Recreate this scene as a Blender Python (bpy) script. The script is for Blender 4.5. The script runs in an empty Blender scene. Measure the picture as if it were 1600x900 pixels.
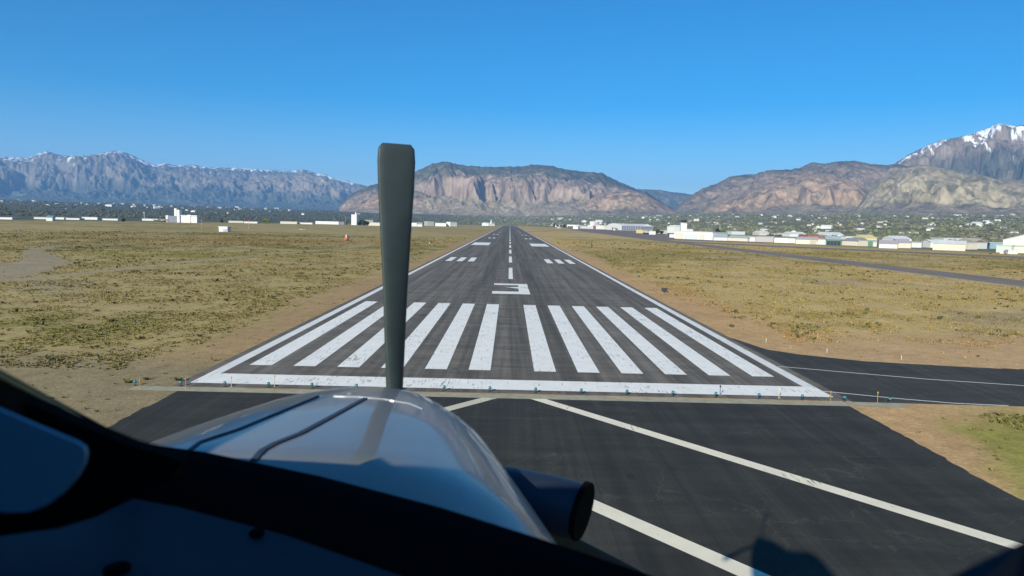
import bpy, bmesh, math, random
import numpy as np
from mathutils import Vector, Matrix
from mathutils.bvhtree import BVHTree
random.seed(7); rng = np.random.default_rng(11)
S = bpy.context.scene; COL = S.collection
R = math.radians

# ------------------------------------------------------------------ camera
# world: x = right of the runway centreline, y = metres past the threshold, z up
CX, CY, CH, F = -0.4872, -48.5149, 11.8413, 1097.14
PI_, YA, RO = 0.093, 0.0054, 0.024
C0 = np.array([CX, CY, CH])
def ray(px, py):
    c, s = math.cos(RO), math.sin(RO); dx, dy = px-800, py-450
    u = (c*dx+s*dy)/F; v = (-s*dx+c*dy)/F
    c, s = math.cos(PI_), math.sin(PI_)
    y = c-s*v; z = -s-c*v; x = u
    c, s = math.cos(YA), math.sin(YA)
    return np.array([c*x+s*y, -s*x+c*y, z])
def G(px, py, z=0.0):
    d = ray(px, py); return C0+d*((z-CH)/d[2])
cam = bpy.data.cameras.new('camera'); co = bpy.data.objects.new('camera', cam); COL.objects.link(co)
fw, rt, dn = ray(800, 450), None, None
fwd = Vector(ray(800, 450)).normalized()
dx = Vector(ray(900, 450)-ray(800, 450)).normalized(); up = -Vector(ray(800, 550)-ray(800, 450)).normalized()
m = Matrix((dx, up, -fwd)).transposed().to_4x4(); m.translation = Vector(C0); co.matrix_world = m
cam.sensor_width = 36; cam.lens = 36*F/1600; cam.clip_start = .02; cam.clip_end = 120000
cam.dof.use_dof = True; cam.dof.focus_distance = 300; cam.dof.aperture_fstop = 4.5
S.camera = co
# ------------------------------------------------------------------ light
SUN = Vector((-10.247, -22.397, 10.829)).normalized()
w = bpy.data.worlds.new('World'); S.world = w; w.use_nodes = True
nt = w.node_tree; bg = nt.nodes['Background']; sky = nt.nodes.new('ShaderNodeTexSky')
sky.sky_type = 'NISHITA'; sky.sun_disc = False
sky.sun_elevation = math.asin(SUN.z); sky.sun_rotation = math.atan2(SUN.x, SUN.y) % (2*math.pi)
sky.altitude = 1400; sky.air_density = 1.0; sky.dust_density = 0.1; sky.ozone_density = 3.0
hs = nt.nodes.new('ShaderNodeHueSaturation'); hs.inputs['Saturation'].default_value = 1.6; nt.links.new(sky.outputs[0], hs.inputs['Color'])
nt.links.new(hs.outputs[0], bg.inputs[0]); bg.inputs[1].default_value = 0.085
sl = bpy.data.lights.new('sun', 'SUN'); sl.energy = 5.0; sl.angle = R(.53); sl.color = (1, .92, .76)
so = bpy.data.objects.new('sun', sl); COL.objects.link(so); so.rotation_euler = SUN.to_track_quat('Z', 'Y').to_euler()
so.location = (0, -60, 60)
S.view_settings.view_transform = 'Standard'; S.view_settings.look = 'None'; S.view_settings.gamma = 1
S.view_settings.exposure = 0.66
S.cycles.use_denoising = True
S.cycles.max_bounces = 6; S.cycles.transparent_max_bounces = 16; S.cycles.volume_bounces = 1
S.cycles.use_adaptive_sampling = False

# ------------------------------------------------------------------ helpers
def tag(o, label=None, cat=None, group=None, kind=None):
    for k, v in (('label', label), ('category', cat), ('group', group), ('kind', kind)):
        if v: o[k] = v
    return o
def empty(name, loc, label=None, cat=None, group=None, rz=0):
    o = bpy.data.objects.new(name, None); COL.objects.link(o); o.location = loc; o.rotation_euler = (0, 0, rz)
    return tag(o, label, cat, group)
def copy_tree(o, parent=None):
    c = o.copy(); COL.objects.link(c); c.parent = parent
    for ch in [k for k in bpy.data.objects if k.parent is o]: copy_tree(ch, c)
    return c
class MB:
    def __init__(s): s.v = []; s.f = []
    def poly(s, pts):
        n = len(s.v); s.v += [tuple(p) for p in pts]; s.f.append(tuple(range(n, n+len(pts)))); return s
    def add(s, vs, fs):
        n = len(s.v); s.v += [tuple(p) for p in vs]; s.f += [tuple(i+n for i in f) for f in fs]; return s
    def box(s, x0, x1, y0, y1, z0, z1):
        return s.add([(x0,y0,z0),(x1,y0,z0),(x1,y1,z0),(x0,y1,z0),(x0,y0,z1),(x1,y0,z1),(x1,y1,z1),(x0,y1,z1)],
            [(0,3,2,1),(4,5,6,7),(0,1,5,4),(1,2,6,5),(2,3,7,6),(3,0,4,7)])
    def prism(s, pts, z0, z1):   # plan outline, counter-clockwise
        n = len(pts); a = [(p[0], p[1], z0) for p in pts]; b = [(p[0], p[1], z1) for p in pts]
        return s.add(a+b, [tuple(range(n))[::-1], tuple(range(n, 2*n))]+[(i, (i+1) % n, n+(i+1) % n, n+i) for i in range(n)])
    def tube(s, pts, rad, n=8, cap=True):
        pts = [Vector(p) for p in pts]; k = len(pts); rr = rad if hasattr(rad, '__len__') else [rad]*k; b = len(s.v)
        for i, p in enumerate(pts):
            t = (pts[min(i+1, k-1)]-pts[max(i-1, 0)]).normalized()
            a = t.cross(Vector((0, 0, 1)) if abs(t.z) < .9 else Vector((1, 0, 0))).normalized(); c = t.cross(a)
            for j in range(n):
                q = p+(a*math.cos(2*math.pi*j/n)+c*math.sin(2*math.pi*j/n))*rr[i]; s.v.append(tuple(q))
        for i in range(k-1):
            for j in range(n): s.f.append((b+i*n+j, b+i*n+(j+1) % n, b+(i+1)*n+(j+1) % n, b+(i+1)*n+j))
        if cap: s.f.append(tuple(b+j for j in range(n))[::-1]); s.f.append(tuple(b+(k-1)*n+j for j in range(n)))
        return s
    def lathe(s, prof, n=12, c=(0, 0, 0)):   # (r, z) up the z axis
        b = len(s.v)
        for r, z in prof:
            for j in range(n): s.v.append((c[0]+r*math.cos(2*math.pi*j/n), c[1]+r*math.sin(2*math.pi*j/n), c[2]+z))
        for i in range(len(prof)-1):
            for j in range(n): s.f.append((b+i*n+j, b+i*n+(j+1) % n, b+(i+1)*n+(j+1) % n, b+(i+1)*n+j))
        s.f.append(tuple(b+j for j in range(n))[::-1]); s.f.append(tuple(b+(len(prof)-1)*n+j for j in range(n)))
        return s
    def build(s, name, mat, parent=None, smooth=False, **kw):
        me = bpy.data.meshes.new(name); me.from_pydata(s.v, [], s.f)
        if smooth: me.polygons.foreach_set('use_smooth', [True]*len(me.polygons))
        me.materials.append(mat); me.update(); o = bpy.data.objects.new(name, me); COL.objects.link(o)
        if parent: o.parent = parent
        return tag(o, **kw)
def np_mesh(name, V, Fq, mat, cols=None, smooth=True, parent=None, **kw):
    me = bpy.data.meshes.new(name); k = Fq.shape[1]
    me.vertices.add(len(V)); me.vertices.foreach_set('co', V.astype(np.float32).ravel())
    me.loops.add(Fq.size); me.loops.foreach_set('vertex_index', Fq.astype(np.int32).ravel())
    me.polygons.add(len(Fq)); me.polygons.foreach_set('loop_start', np.arange(0, Fq.size, k, dtype=np.int32))
    me.update(calc_edges=True)
    me.polygons.foreach_set('use_smooth', [smooth]*len(Fq))
    if cols is not None:
        a = me.color_attributes.new('albedo', 'FLOAT_COLOR', 'POINT')
        a.data.foreach_set('color', np.concatenate([cols, np.ones((len(cols), 1))], 1).astype(np.float32).ravel())
    me.materials.append(mat); me.validate(); o = bpy.data.objects.new(name, me); COL.objects.link(o)
    if parent: o.parent = parent
    return tag(o, **kw)
def grid_faces(nu, nv):
    i = np.arange(nu-1)[:, None]*nv+np.arange(nv-1)[None, :]; i = i.ravel()
    return np.stack([i, i+nv, i+nv+1, i+1], 1)
# numpy gradient noise
PERM = rng.permutation(512); GA = rng.random(512)*2*np.pi; GX, GY = np.cos(GA), np.sin(GA)
def pn(x, y, seed=0):
    x = np.asarray(x, float); y = np.asarray(y, float)
    xi = np.floor(x).astype(np.int64); yi = np.floor(y).astype(np.int64); xf = x-xi; yf = y-yi
    u = xf**3*(xf*(xf*6-15)+10); v = yf**3*(yf*(yf*6-15)+10)
    def h(a, b): return PERM[(PERM[(a+seed*17) & 511]+b) & 511]
    def g(a, b, fx, fy): k = h(a, b); return GX[k]*fx+GY[k]*fy
    n = (g(xi, yi, xf, yf)*(1-u)+g(xi+1, yi, xf-1, yf)*u)*(1-v)+(g(xi, yi+1, xf, yf-1)*(1-u)+g(xi+1, yi+1, xf-1, yf-1)*u)*v
    return n*1.5
def fbm(x, y, o=5, seed=0, gain=.5, lac=2.07):
    t = 0; a = 1; n = 0
    for i in range(o): t = t+a*pn(x, y, seed+i); n += a; a *= gain; x = x*lac+3.1; y = y*lac+1.7
    return t/n*1.4
def ridged(x, y, o=5, seed=0, gain=.5, lac=2.1):
    t = 0; a = 1; n = 0
    for i in range(o): t = t+a*(1-np.abs(pn(x, y, seed+i))*1.6); n += a; a *= gain; x = x*lac+5.3; y = y*lac+2.9
    return t/n
def ss(a, b, x): t = np.clip((x-a)/(b-a), 0, 1); return t*t*(3-2*t)
def mixc(A, B, t): return A*(1-t[..., None])+np.array(B)*t[..., None]

# ------------------------------------------------------------------ materials
def nmat(name, col, rough=.8, noise=None, metal=0, coat=0, spec=.5, bump=0, attr=False, coords='Object'):
    """noise: list of (scale, detail, strength, stretch) multiplying the base colour"""
    m = bpy.data.materials.new(name); m.use_nodes = True; t = m.node_tree; b = t.nodes['Principled BSDF']; L = t.links.new
    b.inputs['Roughness'].default_value = rough; b.inputs['Metallic'].default_value = metal
    b.inputs['Coat Weight'].default_value = coat; b.inputs['Coat Roughness'].default_value = .06
    b.inputs['Specular IOR Level'].default_value = spec
    if attr: a = t.nodes.new('ShaderNodeAttribute'); a.attribute_name = 'albedo'; cur = a.outputs['Color']
    else: a = t.nodes.new('ShaderNodeRGB'); a.outputs[0].default_value = (*col, 1); cur = a.outputs[0]
    tc = t.nodes.new('ShaderNodeTexCoord'); last = None
    for sc, det, st, stretch in (noise or [(3, 4, .15, (1, 1, 1))]):
        mp = t.nodes.new('ShaderNodeMapping'); mp.inputs['Scale'].default_value = stretch; L(tc.outputs[coords], mp.inputs[0])
        n = t.nodes.new('ShaderNodeTexNoise'); n.inputs['Scale'].default_value = sc; n.inputs['Detail'].default_value = det
        n.inputs['Roughness'].default_value = .6
        L(mp.outputs[0], n.inputs[0]); mr = t.nodes.new('ShaderNodeMapRange')
        mr.inputs[1].default_value = .25; mr.inputs[2].default_value = .75; mr.inputs[3].default_value = 1-st; mr.inputs[4].default_value = 1+st
        L(n.outputs[0], mr.inputs[0]); vm = t.nodes.new('ShaderNodeVectorMath'); vm.operation = 'SCALE'
        L(cur, vm.inputs[0]); L(mr.outputs[0], vm.inputs['Scale']); cur = vm.outputs[0]; last = n
    L(cur, b.inputs['Base Color'])
    if bump:
        bp = t.nodes.new('ShaderNodeBump'); bp.inputs['Strength'].default_value = bump; bp.inputs['Distance'].default_value = .1
        L(last.outputs[0], bp.inputs['Height']); L(bp.outputs[0], b.inputs['Normal'])
    return m
U = (1, 1, 1)
M = dict(
 ground=nmat('dry_ground', None, .95, [(.9, 6, .22, U), (.12, 5, .16, U), (4, 3, .22, U)], attr=True, spec=.1, bump=.5, coords='Object'),
 rock=nmat('mountain_rock', None, .95, [(.02, 6, .42, (1, 1, .4)), (.006, 6, .30, (1, 1, .6))], attr=True, spec=.05),
 beige=nmat('old_concrete', (.33, .30, .21), .9, [(1.2, 5, .25, U)]),
 yellow=nmat('yellow_paint', (.56, .46, .25), .7, [(1.5, 5, .18, U), (9, 4, .12, U)]),
 yellow2=nmat('yellow_stake', (.30, .20, .05), .6), teal=nmat('teal_lens', (.0, .15, .19), .25, coat=.5), dark=nmat('dark_metal', (.03, .03, .035), .5),
 white=nmat('white_wall', (.66, .66, .64), .6, [(.4, 4, .10, U), (.09, 3, .08, U)]), cream=nmat('cream_wall', (.55, .53, .45), .7), beigew=nmat('beige_wall', (.55, .5, .42), .7),
 grey=nmat('grey_wall', (.36, .36, .37), .7), lgrey=nmat('light_grey_wall', (.52, .54, .55), .7), mauve=nmat('mauve_grey_wall', (.38, .34, .36), .7),
 tealr=nmat('pale_teal_roof', (.36, .42, .41), .5), blue=nmat('blue_wall', (.16, .28, .36), .6), green=nmat('green_door', (.04, .17, .1), .6),
 dgreen=nmat('dark_green_wall', (.08, .14, .13), .6), mint=nmat('mint_wall', (.52, .57, .52), .6), redb=nmat('red_brown_roof', (.3, .12, .08), .8),
 roofg=nmat('grey_roof', (.24, .25, .26), .7), roofw=nmat('white_roof', (.60, .61, .61), .6, [(.3, 4, .12, (1, .1, 1))]), rooft=nmat('tan_roof', (.40, .36, .3), .7),
 orange=nmat('orange_paint', (.6, .18, .05), .6), yel=nmat('yellow_wall', (.6, .52, .25), .7), maroon=nmat('maroon_door', (.28, .08, .09), .6),
 conc=nmat('silo_concrete', (.68, .67, .66), .8), slate=nmat('slate_wall', (.17, .18, .24), .7), red=nmat('red_paint', (.6, .07, .03), .5),
 glassd=nmat('dark_glass', (.03, .04, .05), .15), bark=nmat('bark', (.08, .06, .04), .9),
 post=nmat('marker_white', (.7, .7, .66), .6),
)
def leafm(name, c): return nmat(name, c, .9, [(.6, 3, .35, U), (.1, 3, .25, U)], spec=.1)
M['leaf'] = leafm('leaf_green', (.07, .09, .03)); M['leafl'] = leafm('leaf_fresh_green', (.14, .16, .04)); M['leafd'] = leafm('leaf_dark', (.04, .05, .03))
M['leaf_attr'] = nmat('grass_blade', None, .9, [(1.3, 3, .2, U)], attr=True, spec=.1)

def asphalt(name, base, streak, light, band):
    m = bpy.data.materials.new(name); m.use_nodes = True; t = m.node_tree; b = t.nodes['Principled BSDF']; L = t.links.new
    b.inputs['Roughness'].default_value = .85; b.inputs['Specular IOR Level'].default_value = .3
    g = t.nodes.new('ShaderNodeNewGeometry'); rgb = t.nodes.new('ShaderNodeRGB'); rgb.outputs[0].default_value = (*base, 1); cur = rgb.outputs[0]
    def layer(scale, st, stretch, lo=.3, hi=.7, det=5):
        nonlocal cur
        mp = t.nodes.new('ShaderNodeMapping'); mp.inputs['Scale'].default_value = stretch; L(g.outputs['Position'], mp.inputs[0])
        n = t.nodes.new('ShaderNodeTexNoise'); n.inputs['Scale'].default_value = scale; n.inputs['Detail'].default_value = det; n.inputs['Roughness'].default_value = .65
        L(mp.outputs[0], n.inputs[0]); mr = t.nodes.new('ShaderNodeMapRange'); mr.inputs[1].default_value = lo; mr.inputs[2].default_value = hi
        mr.inputs[3].default_value = 1-st; mr.inputs[4].default_value = 1+st; L(n.outputs[0], mr.inputs[0])
        vm = t.nodes.new('ShaderNodeVectorMath'); vm.operation = 'SCALE'; L(cur, vm.inputs[0]); L(mr.outputs[0], vm.inputs['Scale']); cur = vm.outputs[0]
        return n
    layer(.5, streak, (1, .012, 1)); layer(1.6, streak*.7, (1, .02, 1)); layer(.25, .12, U); layer(.5, .26, (.10, 1, 1)); layer(2, .10, (.15, 1, 1)); n = layer(9, .16, U)
    # fine cracks
    vp = t.nodes.new('ShaderNodeTexVoronoi'); vp.feature = 'DISTANCE_TO_EDGE'; vp.inputs['Scale'].default_value = .16
    wn = t.nodes.new('ShaderNodeTexNoise'); wn.inputs['Scale'].default_value = .5; wn.inputs['Detail'].default_value = 6; L(g.outputs['Position'], wn.inputs[0])
    wa = t.nodes.new('ShaderNodeVectorMath'); wa.operation = 'MULTIPLY_ADD'; L(wn.outputs['Color'], wa.inputs[0]); wa.inputs[1].default_value = (5, 5, 0); L(g.outputs['Position'], wa.inputs[2]); L(wa.outputs[0], vp.inputs['Vector'])
    cm = t.nodes.new('ShaderNodeMapRange'); L(vp.outputs['Distance'], cm.inputs[0]); cm.inputs[1].default_value = .002; cm.inputs[2].default_value = .010; cm.inputs[3].default_value = .62 if band else 1.5; cm.inputs[4].default_value = 1
    vm = t.nodes.new('ShaderNodeVectorMath'); vm.operation = 'SCALE'; L(cur, vm.inputs[0]); L(cm.outputs[0], vm.inputs['Scale']); cur = vm.outputs[0]
    # lengthwise paving joints
    sj = t.nodes.new('ShaderNodeSeparateXYZ'); L(g.outputs['Position'], sj.inputs[0]); pj = t.nodes.new('ShaderNodeMath'); pj.operation = 'PINGPONG'; L(sj.outputs[0], pj.inputs[0]); pj.inputs[1].default_value = 1.9
    cj = t.nodes.new('ShaderNodeMapRange'); L(pj.outputs[0], cj.inputs[0]); cj.inputs[1].default_value = .02; cj.inputs[2].default_value = .06; cj.inputs[3].default_value = .8; cj.inputs[4].default_value = 1
    vm = t.nodes.new('ShaderNodeVectorMath'); vm.operation = 'SCALE'; L(cur, vm.inputs[0]); L(cj.outputs[0], vm.inputs['Scale']); cur = vm.outputs[0]
    if band:  # rubber laid down in two wheel tracks either side of the centreline
        sx = t.nodes.new('ShaderNodeSeparateXYZ'); L(g.outputs['Position'], sx.inputs[0])
        ab = t.nodes.new('ShaderNodeMath'); ab.operation = 'ABSOLUTE'; L(sx.outputs[0], ab.inputs[0])
        sb = t.nodes.new('ShaderNodeMath'); sb.operation = 'SUBTRACT'; L(ab.outputs[0], sb.inputs[0]); sb.inputs[1].default_value = 4.2
        a2 = t.nodes.new('ShaderNodeMath'); a2.operation = 'ABSOLUTE'; L(sb.outputs[0], a2.inputs[0])
        mr = t.nodes.new('ShaderNodeMapRange'); mr.interpolation_type = 'SMOOTHSTEP'; L(a2.outputs[0], mr.inputs[0]); mr.inputs[1].default_value = 0; mr.inputs[2].default_value = 4
        mr.inputs[3].default_value = .8; mr.inputs[4].default_value = 1
        vm = t.nodes.new('ShaderNodeVectorMath'); vm.operation = 'SCALE'; L(cur, vm.inputs[0]); L(mr.outputs[0], vm.inputs['Scale']); cur = vm.outputs[0]
    L(cur, b.inputs['Base Color'])
    bp = t.nodes.new('ShaderNodeBump'); bp.inputs['Strength'].default_value = .25; bp.inputs['Distance'].default_value = .02; L(n.outputs[0], bp.inputs['Height']); L(bp.outputs[0], b.inputs['Normal'])
    return m
M['runway'] = asphalt('runway_asphalt', (.135, .118, .096), .42, 1, True)
M['pad'] = asphalt('dark_sealed_asphalt', (.034, .0325, .026), .3, 1, False)
M['taxi'] = asphalt('taxiway_asphalt', (.044, .042, .034), .3, 1, False)
M['oldtaxi'] = asphalt('worn_taxiway', (.19, .15, .12), .15, 1, False)

def paint(name, base, under, wear):
    """road paint with scraped streaks that let the asphalt show"""
    m = bpy.data.materials.new(name); m.use_nodes = True; t = m.node_tree; b = t.nodes['Principled BSDF']; L = t.links.new
    b.inputs['Roughness'].default_value = .6; g = t.nodes.new('ShaderNodeNewGeometry')
    def noise(scale, stretch, det=6, rough=.65):
        mp = t.nodes.new('ShaderNodeMapping'); mp.inputs['Scale'].default_value = stretch; L(g.outputs['Position'], mp.inputs[0])
        n = t.nodes.new('ShaderNodeTexNoise'); n.inputs['Scale'].default_value = scale; n.inputs['Detail'].default_value = det; n.inputs['Roughness'].default_value = rough
        L(mp.outputs[0], n.inputs[0]); return n.outputs[0]
    a = noise(6.5, (1, .10, 1)); c = noise(.16, U, 2); d = noise(5, (1, .5, 1))
    ad = t.nodes.new('ShaderNodeMath'); ad.operation = 'MULTIPLY_ADD'; L(c, ad.inputs[0]); ad.inputs[1].default_value = .35; L(a, ad.inputs[2])
    mr = t.nodes.new('ShaderNodeMapRange'); L(ad.outputs[0], mr.inputs[0]); mr.inputs[1].default_value = wear; mr.inputs[2].default_value = wear+.035
    mu = t.nodes.new('ShaderNodeMath'); mu.operation = 'MULTIPLY'; L(mr.outputs[0], mu.inputs[0])
    m2 = t.nodes.new('ShaderNodeMapRange'); L(d, m2.inputs[0]); m2.inputs[1].default_value = .35; m2.inputs[2].default_value = .6; L(m2.outputs[0], mu.inputs[1])
    mx = t.nodes.new('ShaderNodeMix'); mx.data_type = 'RGBA'; L(mu.outputs[0], mx.inputs['Factor'])
    e = noise(.6, U, 4); mb = t.nodes.new('ShaderNodeMapRange'); L(e, mb.inputs[0]); mb.inputs[1].default_value = .3; mb.inputs[2].default_value = .7; mb.inputs[3].default_value = .86; mb.inputs[4].default_value = 1
    vm = t.nodes.new('ShaderNodeVectorMath'); vm.operation = 'SCALE'; vm.inputs[0].default_value = base; L(mb.outputs[0], vm.inputs['Scale'])
    L(vm.outputs[0], mx.inputs['A']); mx.inputs['B'].default_value = (*under, 1); L(mx.outputs['Result'], b.inputs['Base Color'])
    return m
M['mark'] = paint('worn_white_paint', (.90, .86, .78), (.19, .18, .17), .77)
M['markedge'] = paint('white_edge_paint', (.80, .77, .71), (.1, .09, .08), .80)
M['markyel'] = paint('faded_yellow_paint', (.62, .56, .40), (.08, .075, .06), .80)
M['markcream'] = paint('cream_paint', (.86, .77, .58), (.08, .075, .06), .80)

# ------------------------------------------------------------------ terrain
def az_of_px(px): d = ray(px, 345); return math.atan2(d[0], d[1])
def rise(x, y):
    """ground height: flat airfield, then benches climbing to the mountains"""
    dx_, dy_ = x-CX, y-CY; r = np.hypot(dx_, dy_); a = np.arctan2(dx_, dy_)
    k = np.interp(a, [-.9, -.62, -.25, 0, .25, .45, .65, .9], [.019, .019, .019, .026, .036, .040, .042, .042])
    r0 = np.interp(a, [-.9, -.62, -.25, 0, .25, .45, .65, .9], [1900, 1900, 2600, 3200, 1900, 1300, 1200, 1200])
    t = np.maximum(r-r0, 0); z = k*t*t/(t+500)
    cap = np.interp(a, [-.9, -.25, 0, .3, .9], [300, 260, 170, 230, 240])
    z = cap*(1-np.exp(-z/cap))*1.15
    return np.where(np.abs(a) > 1.6, 0, z)
FA = np.radians(np.concatenate([np.linspace(-180, -46, 40)[:-1], np.linspace(-46, 46, 620), np.linspace(46, 180, 40)[1:]]))
RR = np.concatenate([[0.5], np.geomspace(6, 60000, 560)])
A_, R_ = np.meshgrid(FA, RR, indexing='ij'); GXx = CX+np.sin(A_)*R_; GYy = CY+np.cos(A_)*R_
def field_color(x, y):
    n1 = fbm(x/42, y/42, 5, 3); n2 = fbm(x/9, y/9, 5, 9); n3 = fbm(x/170, y/170, 4, 21); n4 = fbm(x/2.2, y/2.2, 3, 33)
    straw = np.array([.33, .255, .13]); olive = np.array([.22, .18, .08]); dirt = np.array([.33, .235, .145]); greyd = np.array([.25, .21, .155])
    c = np.broadcast_to(straw, x.shape+(3,)).copy()
    c = mixc(c, olive, ss(-.05, .45, n1*.6+n3*.7+n2*.35))
    c = mixc(c, greyd, ss(.1, .5, -n1*.8+n2*.3-.05)*.75)
    c = mixc(c, (.17, .15, .065), ss(.28, .5, n2*.7+n4*.4)*.4)
    c = mixc(c, (.40, .33, .16), ss(.2, .5, -n2*.6-n4*.4)*.5)
    # bare strips beside the pavement
    d = np.abs(x)-23.4; wd = 5+4*n1+3*n2+np.clip((y-20)/60, 0, 1)*0
    edge = (1-ss(wd*.5, wd*1.5, d))*(y > -40)*(y < 2600)
    c = mixc(c, dirt*np.array([1.0, .95, .9]), edge*.95)
    # reddish soil right of the runway and north of the side taxiway
    red = ((x > 20) & (x < 120))*(1-ss(9, 21, np.abs(y-14-0.03*x)+3*n2))
    c = mixc(c, (.34, .235, .145), red*.9)
    c = mixc(c, (.33, .225, .13), ((x > 22))*(1-ss(1.5, 9, np.abs(x-27-(y-20)*.02)-0)+0)*(ss(18, 30, y)*(1-ss(70, 130, y)))*.9)
    # dirt in front left
    c = mixc(c, (.235, .19, .125), (x < -20)*(1-ss(4, 13, y+3*n2+(x+22)*.06))*ss(-60, -20, y)*.9)
    # vehicle tracks on the left
    yl = np.array([30, 68, 83, 102, 132, 186, 320]); xl = np.array([-88, -85.2, -83.8, -82, -81.9, -74, -52])
    dt = np.abs(x-np.interp(y, yl, xl)); c = mixc(c, (.29, .24, .18), (1-ss(1.2, 3.2, dt+.8*n2))*(y > 30)*(y < 320)*(.55+.35*ss(-.3, .3, n1)))
    yl = np.array([40, 80, 114, 135, 160, 191, 230]); xl = np.array([-95, -100, -108, -122, -142, -156, -150])
    dt = np.abs(x-np.interp(y, yl, xl)); wv = np.interp(y, yl, [16, 13, 7, 5, 4, 3, 2])
    c = mixc(c, (.27, .225, .175), (1-ss(wv*.6, wv*1.25, dt+2*n2))*(y > 40)*(y < 230)*.9)
    # tinted patches far left
    c = mixc(c, (.25, .15, .055), np.exp(-(((x+130)/75)**2+((y-300-.2*(x+130))/38)**2)*1.3)*.75)
    c = mixc(c, (.19, .19, .04), np.exp(-(((x+95)/38)**2+((y-163)/17)**2)*1.2)*.75*ss(-.5, .2, n2))
    c = mixc(c, (.17, .165, .045), np.exp(-(((x+52)/17)**2+((y-24)/12)**2)*1.2)*.75*ss(-.4, .2, n2))
    # east verge by the pad: green grass patch
    c = mixc(c, (.19, .195, .05), ss(23.2, 26.5, x+2.2*n2-.35*(y+12))*(1-ss(-7, -3, y+2*n2))*(x > 20)*(y > -60)*.85)
    e_ = ss(-25, 25, x)[..., None]; return c*(np.array([1.10, 1.08, .92])*(1-e_)+np.array([1.42, 1.32, 1.10])*e_)  # left ground tinted darker, imitating vignetting and dirty glass
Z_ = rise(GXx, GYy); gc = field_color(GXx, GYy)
rr = np.hypot(GXx-CX, GYy-CY)
farc = mixc(np.broadcast_to(np.array([.15, .155, .085]), gc.shape), (.21, .18, .13), ss(-.1, .4, fbm(GXx/420, GYy/420, 6, 41)))
farc = mixc(farc, (.095, .10, .07), 1-ss(-.15, -.02, np.arctan2(GXx-CX, GYy-CY)))
farc = mixc(farc, (.20, .22, .09), ss(.15, .5, fbm(GXx/260, GYy/260, 5, 77))*(.3+.5*ss(-.15, 0, np.arctan2(GXx-CX, GYy-CY))))
az = np.arctan2(GXx-CX, GYy-CY)
lim = np.interp(az, [-.7, -.3, -.1, 0, .1, .3, .45, .7], [900, 1250, 1900, 2700, 1500, 620, 520, 470])
gc = np.where((ss(0, 1, (rr-lim)/(lim*.35)+.5))[..., None] > 0, gc*(1-ss(.95, 1.25, rr/lim)[..., None])+farc*ss(.95, 1.25, rr/lim)[..., None], gc)
# pale strips beyond the field (old pavement)
V = np.stack([GXx, GYy, Z_], -1).reshape(-1, 3)
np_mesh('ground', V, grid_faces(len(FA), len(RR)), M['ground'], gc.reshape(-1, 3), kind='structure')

def sheet(name, pts, z, mat, **kw):
    return MB().poly([(p[0], p[1], z) for p in pts]).build(name, mat, **kw)
# pavement
mb = MB()
for y0, y1 in zip(list(range(0, 2480, 80))[:-1], list(range(0, 2480, 80))[1:]):
    mb.poly([(-23.6, y0 if y0 else -.6, .008), (23.6, y0 if y0 else -.6, .008), (23.6, y1, .008), (-23.6, y1, .008)])
mb.build('runway', M['runway'], kind='structure')
def rag(x0, y0, x1, y1, n_, amp, sd):
    t_ = np.linspace(0, 1, n_); x = x0+(x1-x0)*t_; y = y0+(y1-y0)*t_; k_ = amp*fbm(x/1.1+sd, y/1.1, 4, sd)*np.sin(t_*np.pi)**.3
    L_ = math.hypot(x1-x0, y1-y0); return list(zip(x+k_*(y1-y0)/L_, y-k_*(x1-x0)/L_))
sheet('blast_pad', rag(22.4, -90, 22.8, -1.9, 260, .28, 5)+rag(-22.6, -1.9, -22.6, -90, 200, .4, 6), .008, M['pad'], kind='structure')
sheet('concrete_strip', [(-26, -2.0), (27, -2.0), (27, -.85), (-26, -.85)], .012, M['beige'], kind='structure')
tx = [(23.602, -.75)]+rag(36, -1.0, 60, -3.0, 40, .4, 7)+[(170, -9), (170, 6.5)]+rag(60, 10.8, 40, 13.0, 40, .3, 8)+rag(40, 13.0, 32.1, 14.6, 20, .2, 9)+[(27.4, 17.3), (25.1, 19.6), (23.602, 27)]
sheet('taxiway', tx, .006, M['taxi'], kind='structure')
sheet('taxiway', [(117.5, -9), (133.5, -9), (133.5, 1400), (117.5, 1400)], .006, M['oldtaxi'], kind='structure')
sheet('shoulder', [(115.8, 7), (117.5, 7), (117.5, 1400), (115.8, 1400)], .005, M['beige'], kind='structure')
sheet('taxiway', [(330, 195), (370, 220), (133.6, 520), (133.6, 468)], .007, M['oldtaxi'], kind='structure')
sheet('apron', [(134, 560), (215, 520), (300, 1100), (420, 2000), (160, 2000), (134, 1300)], .007, M['oldtaxi'], kind='structure')
sheet('cross_taxiway', [(23.6, 900), (117.5, 940), (117.5, 962), (23.6, 922)], .006, M['oldtaxi'], kind='structure')

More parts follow.
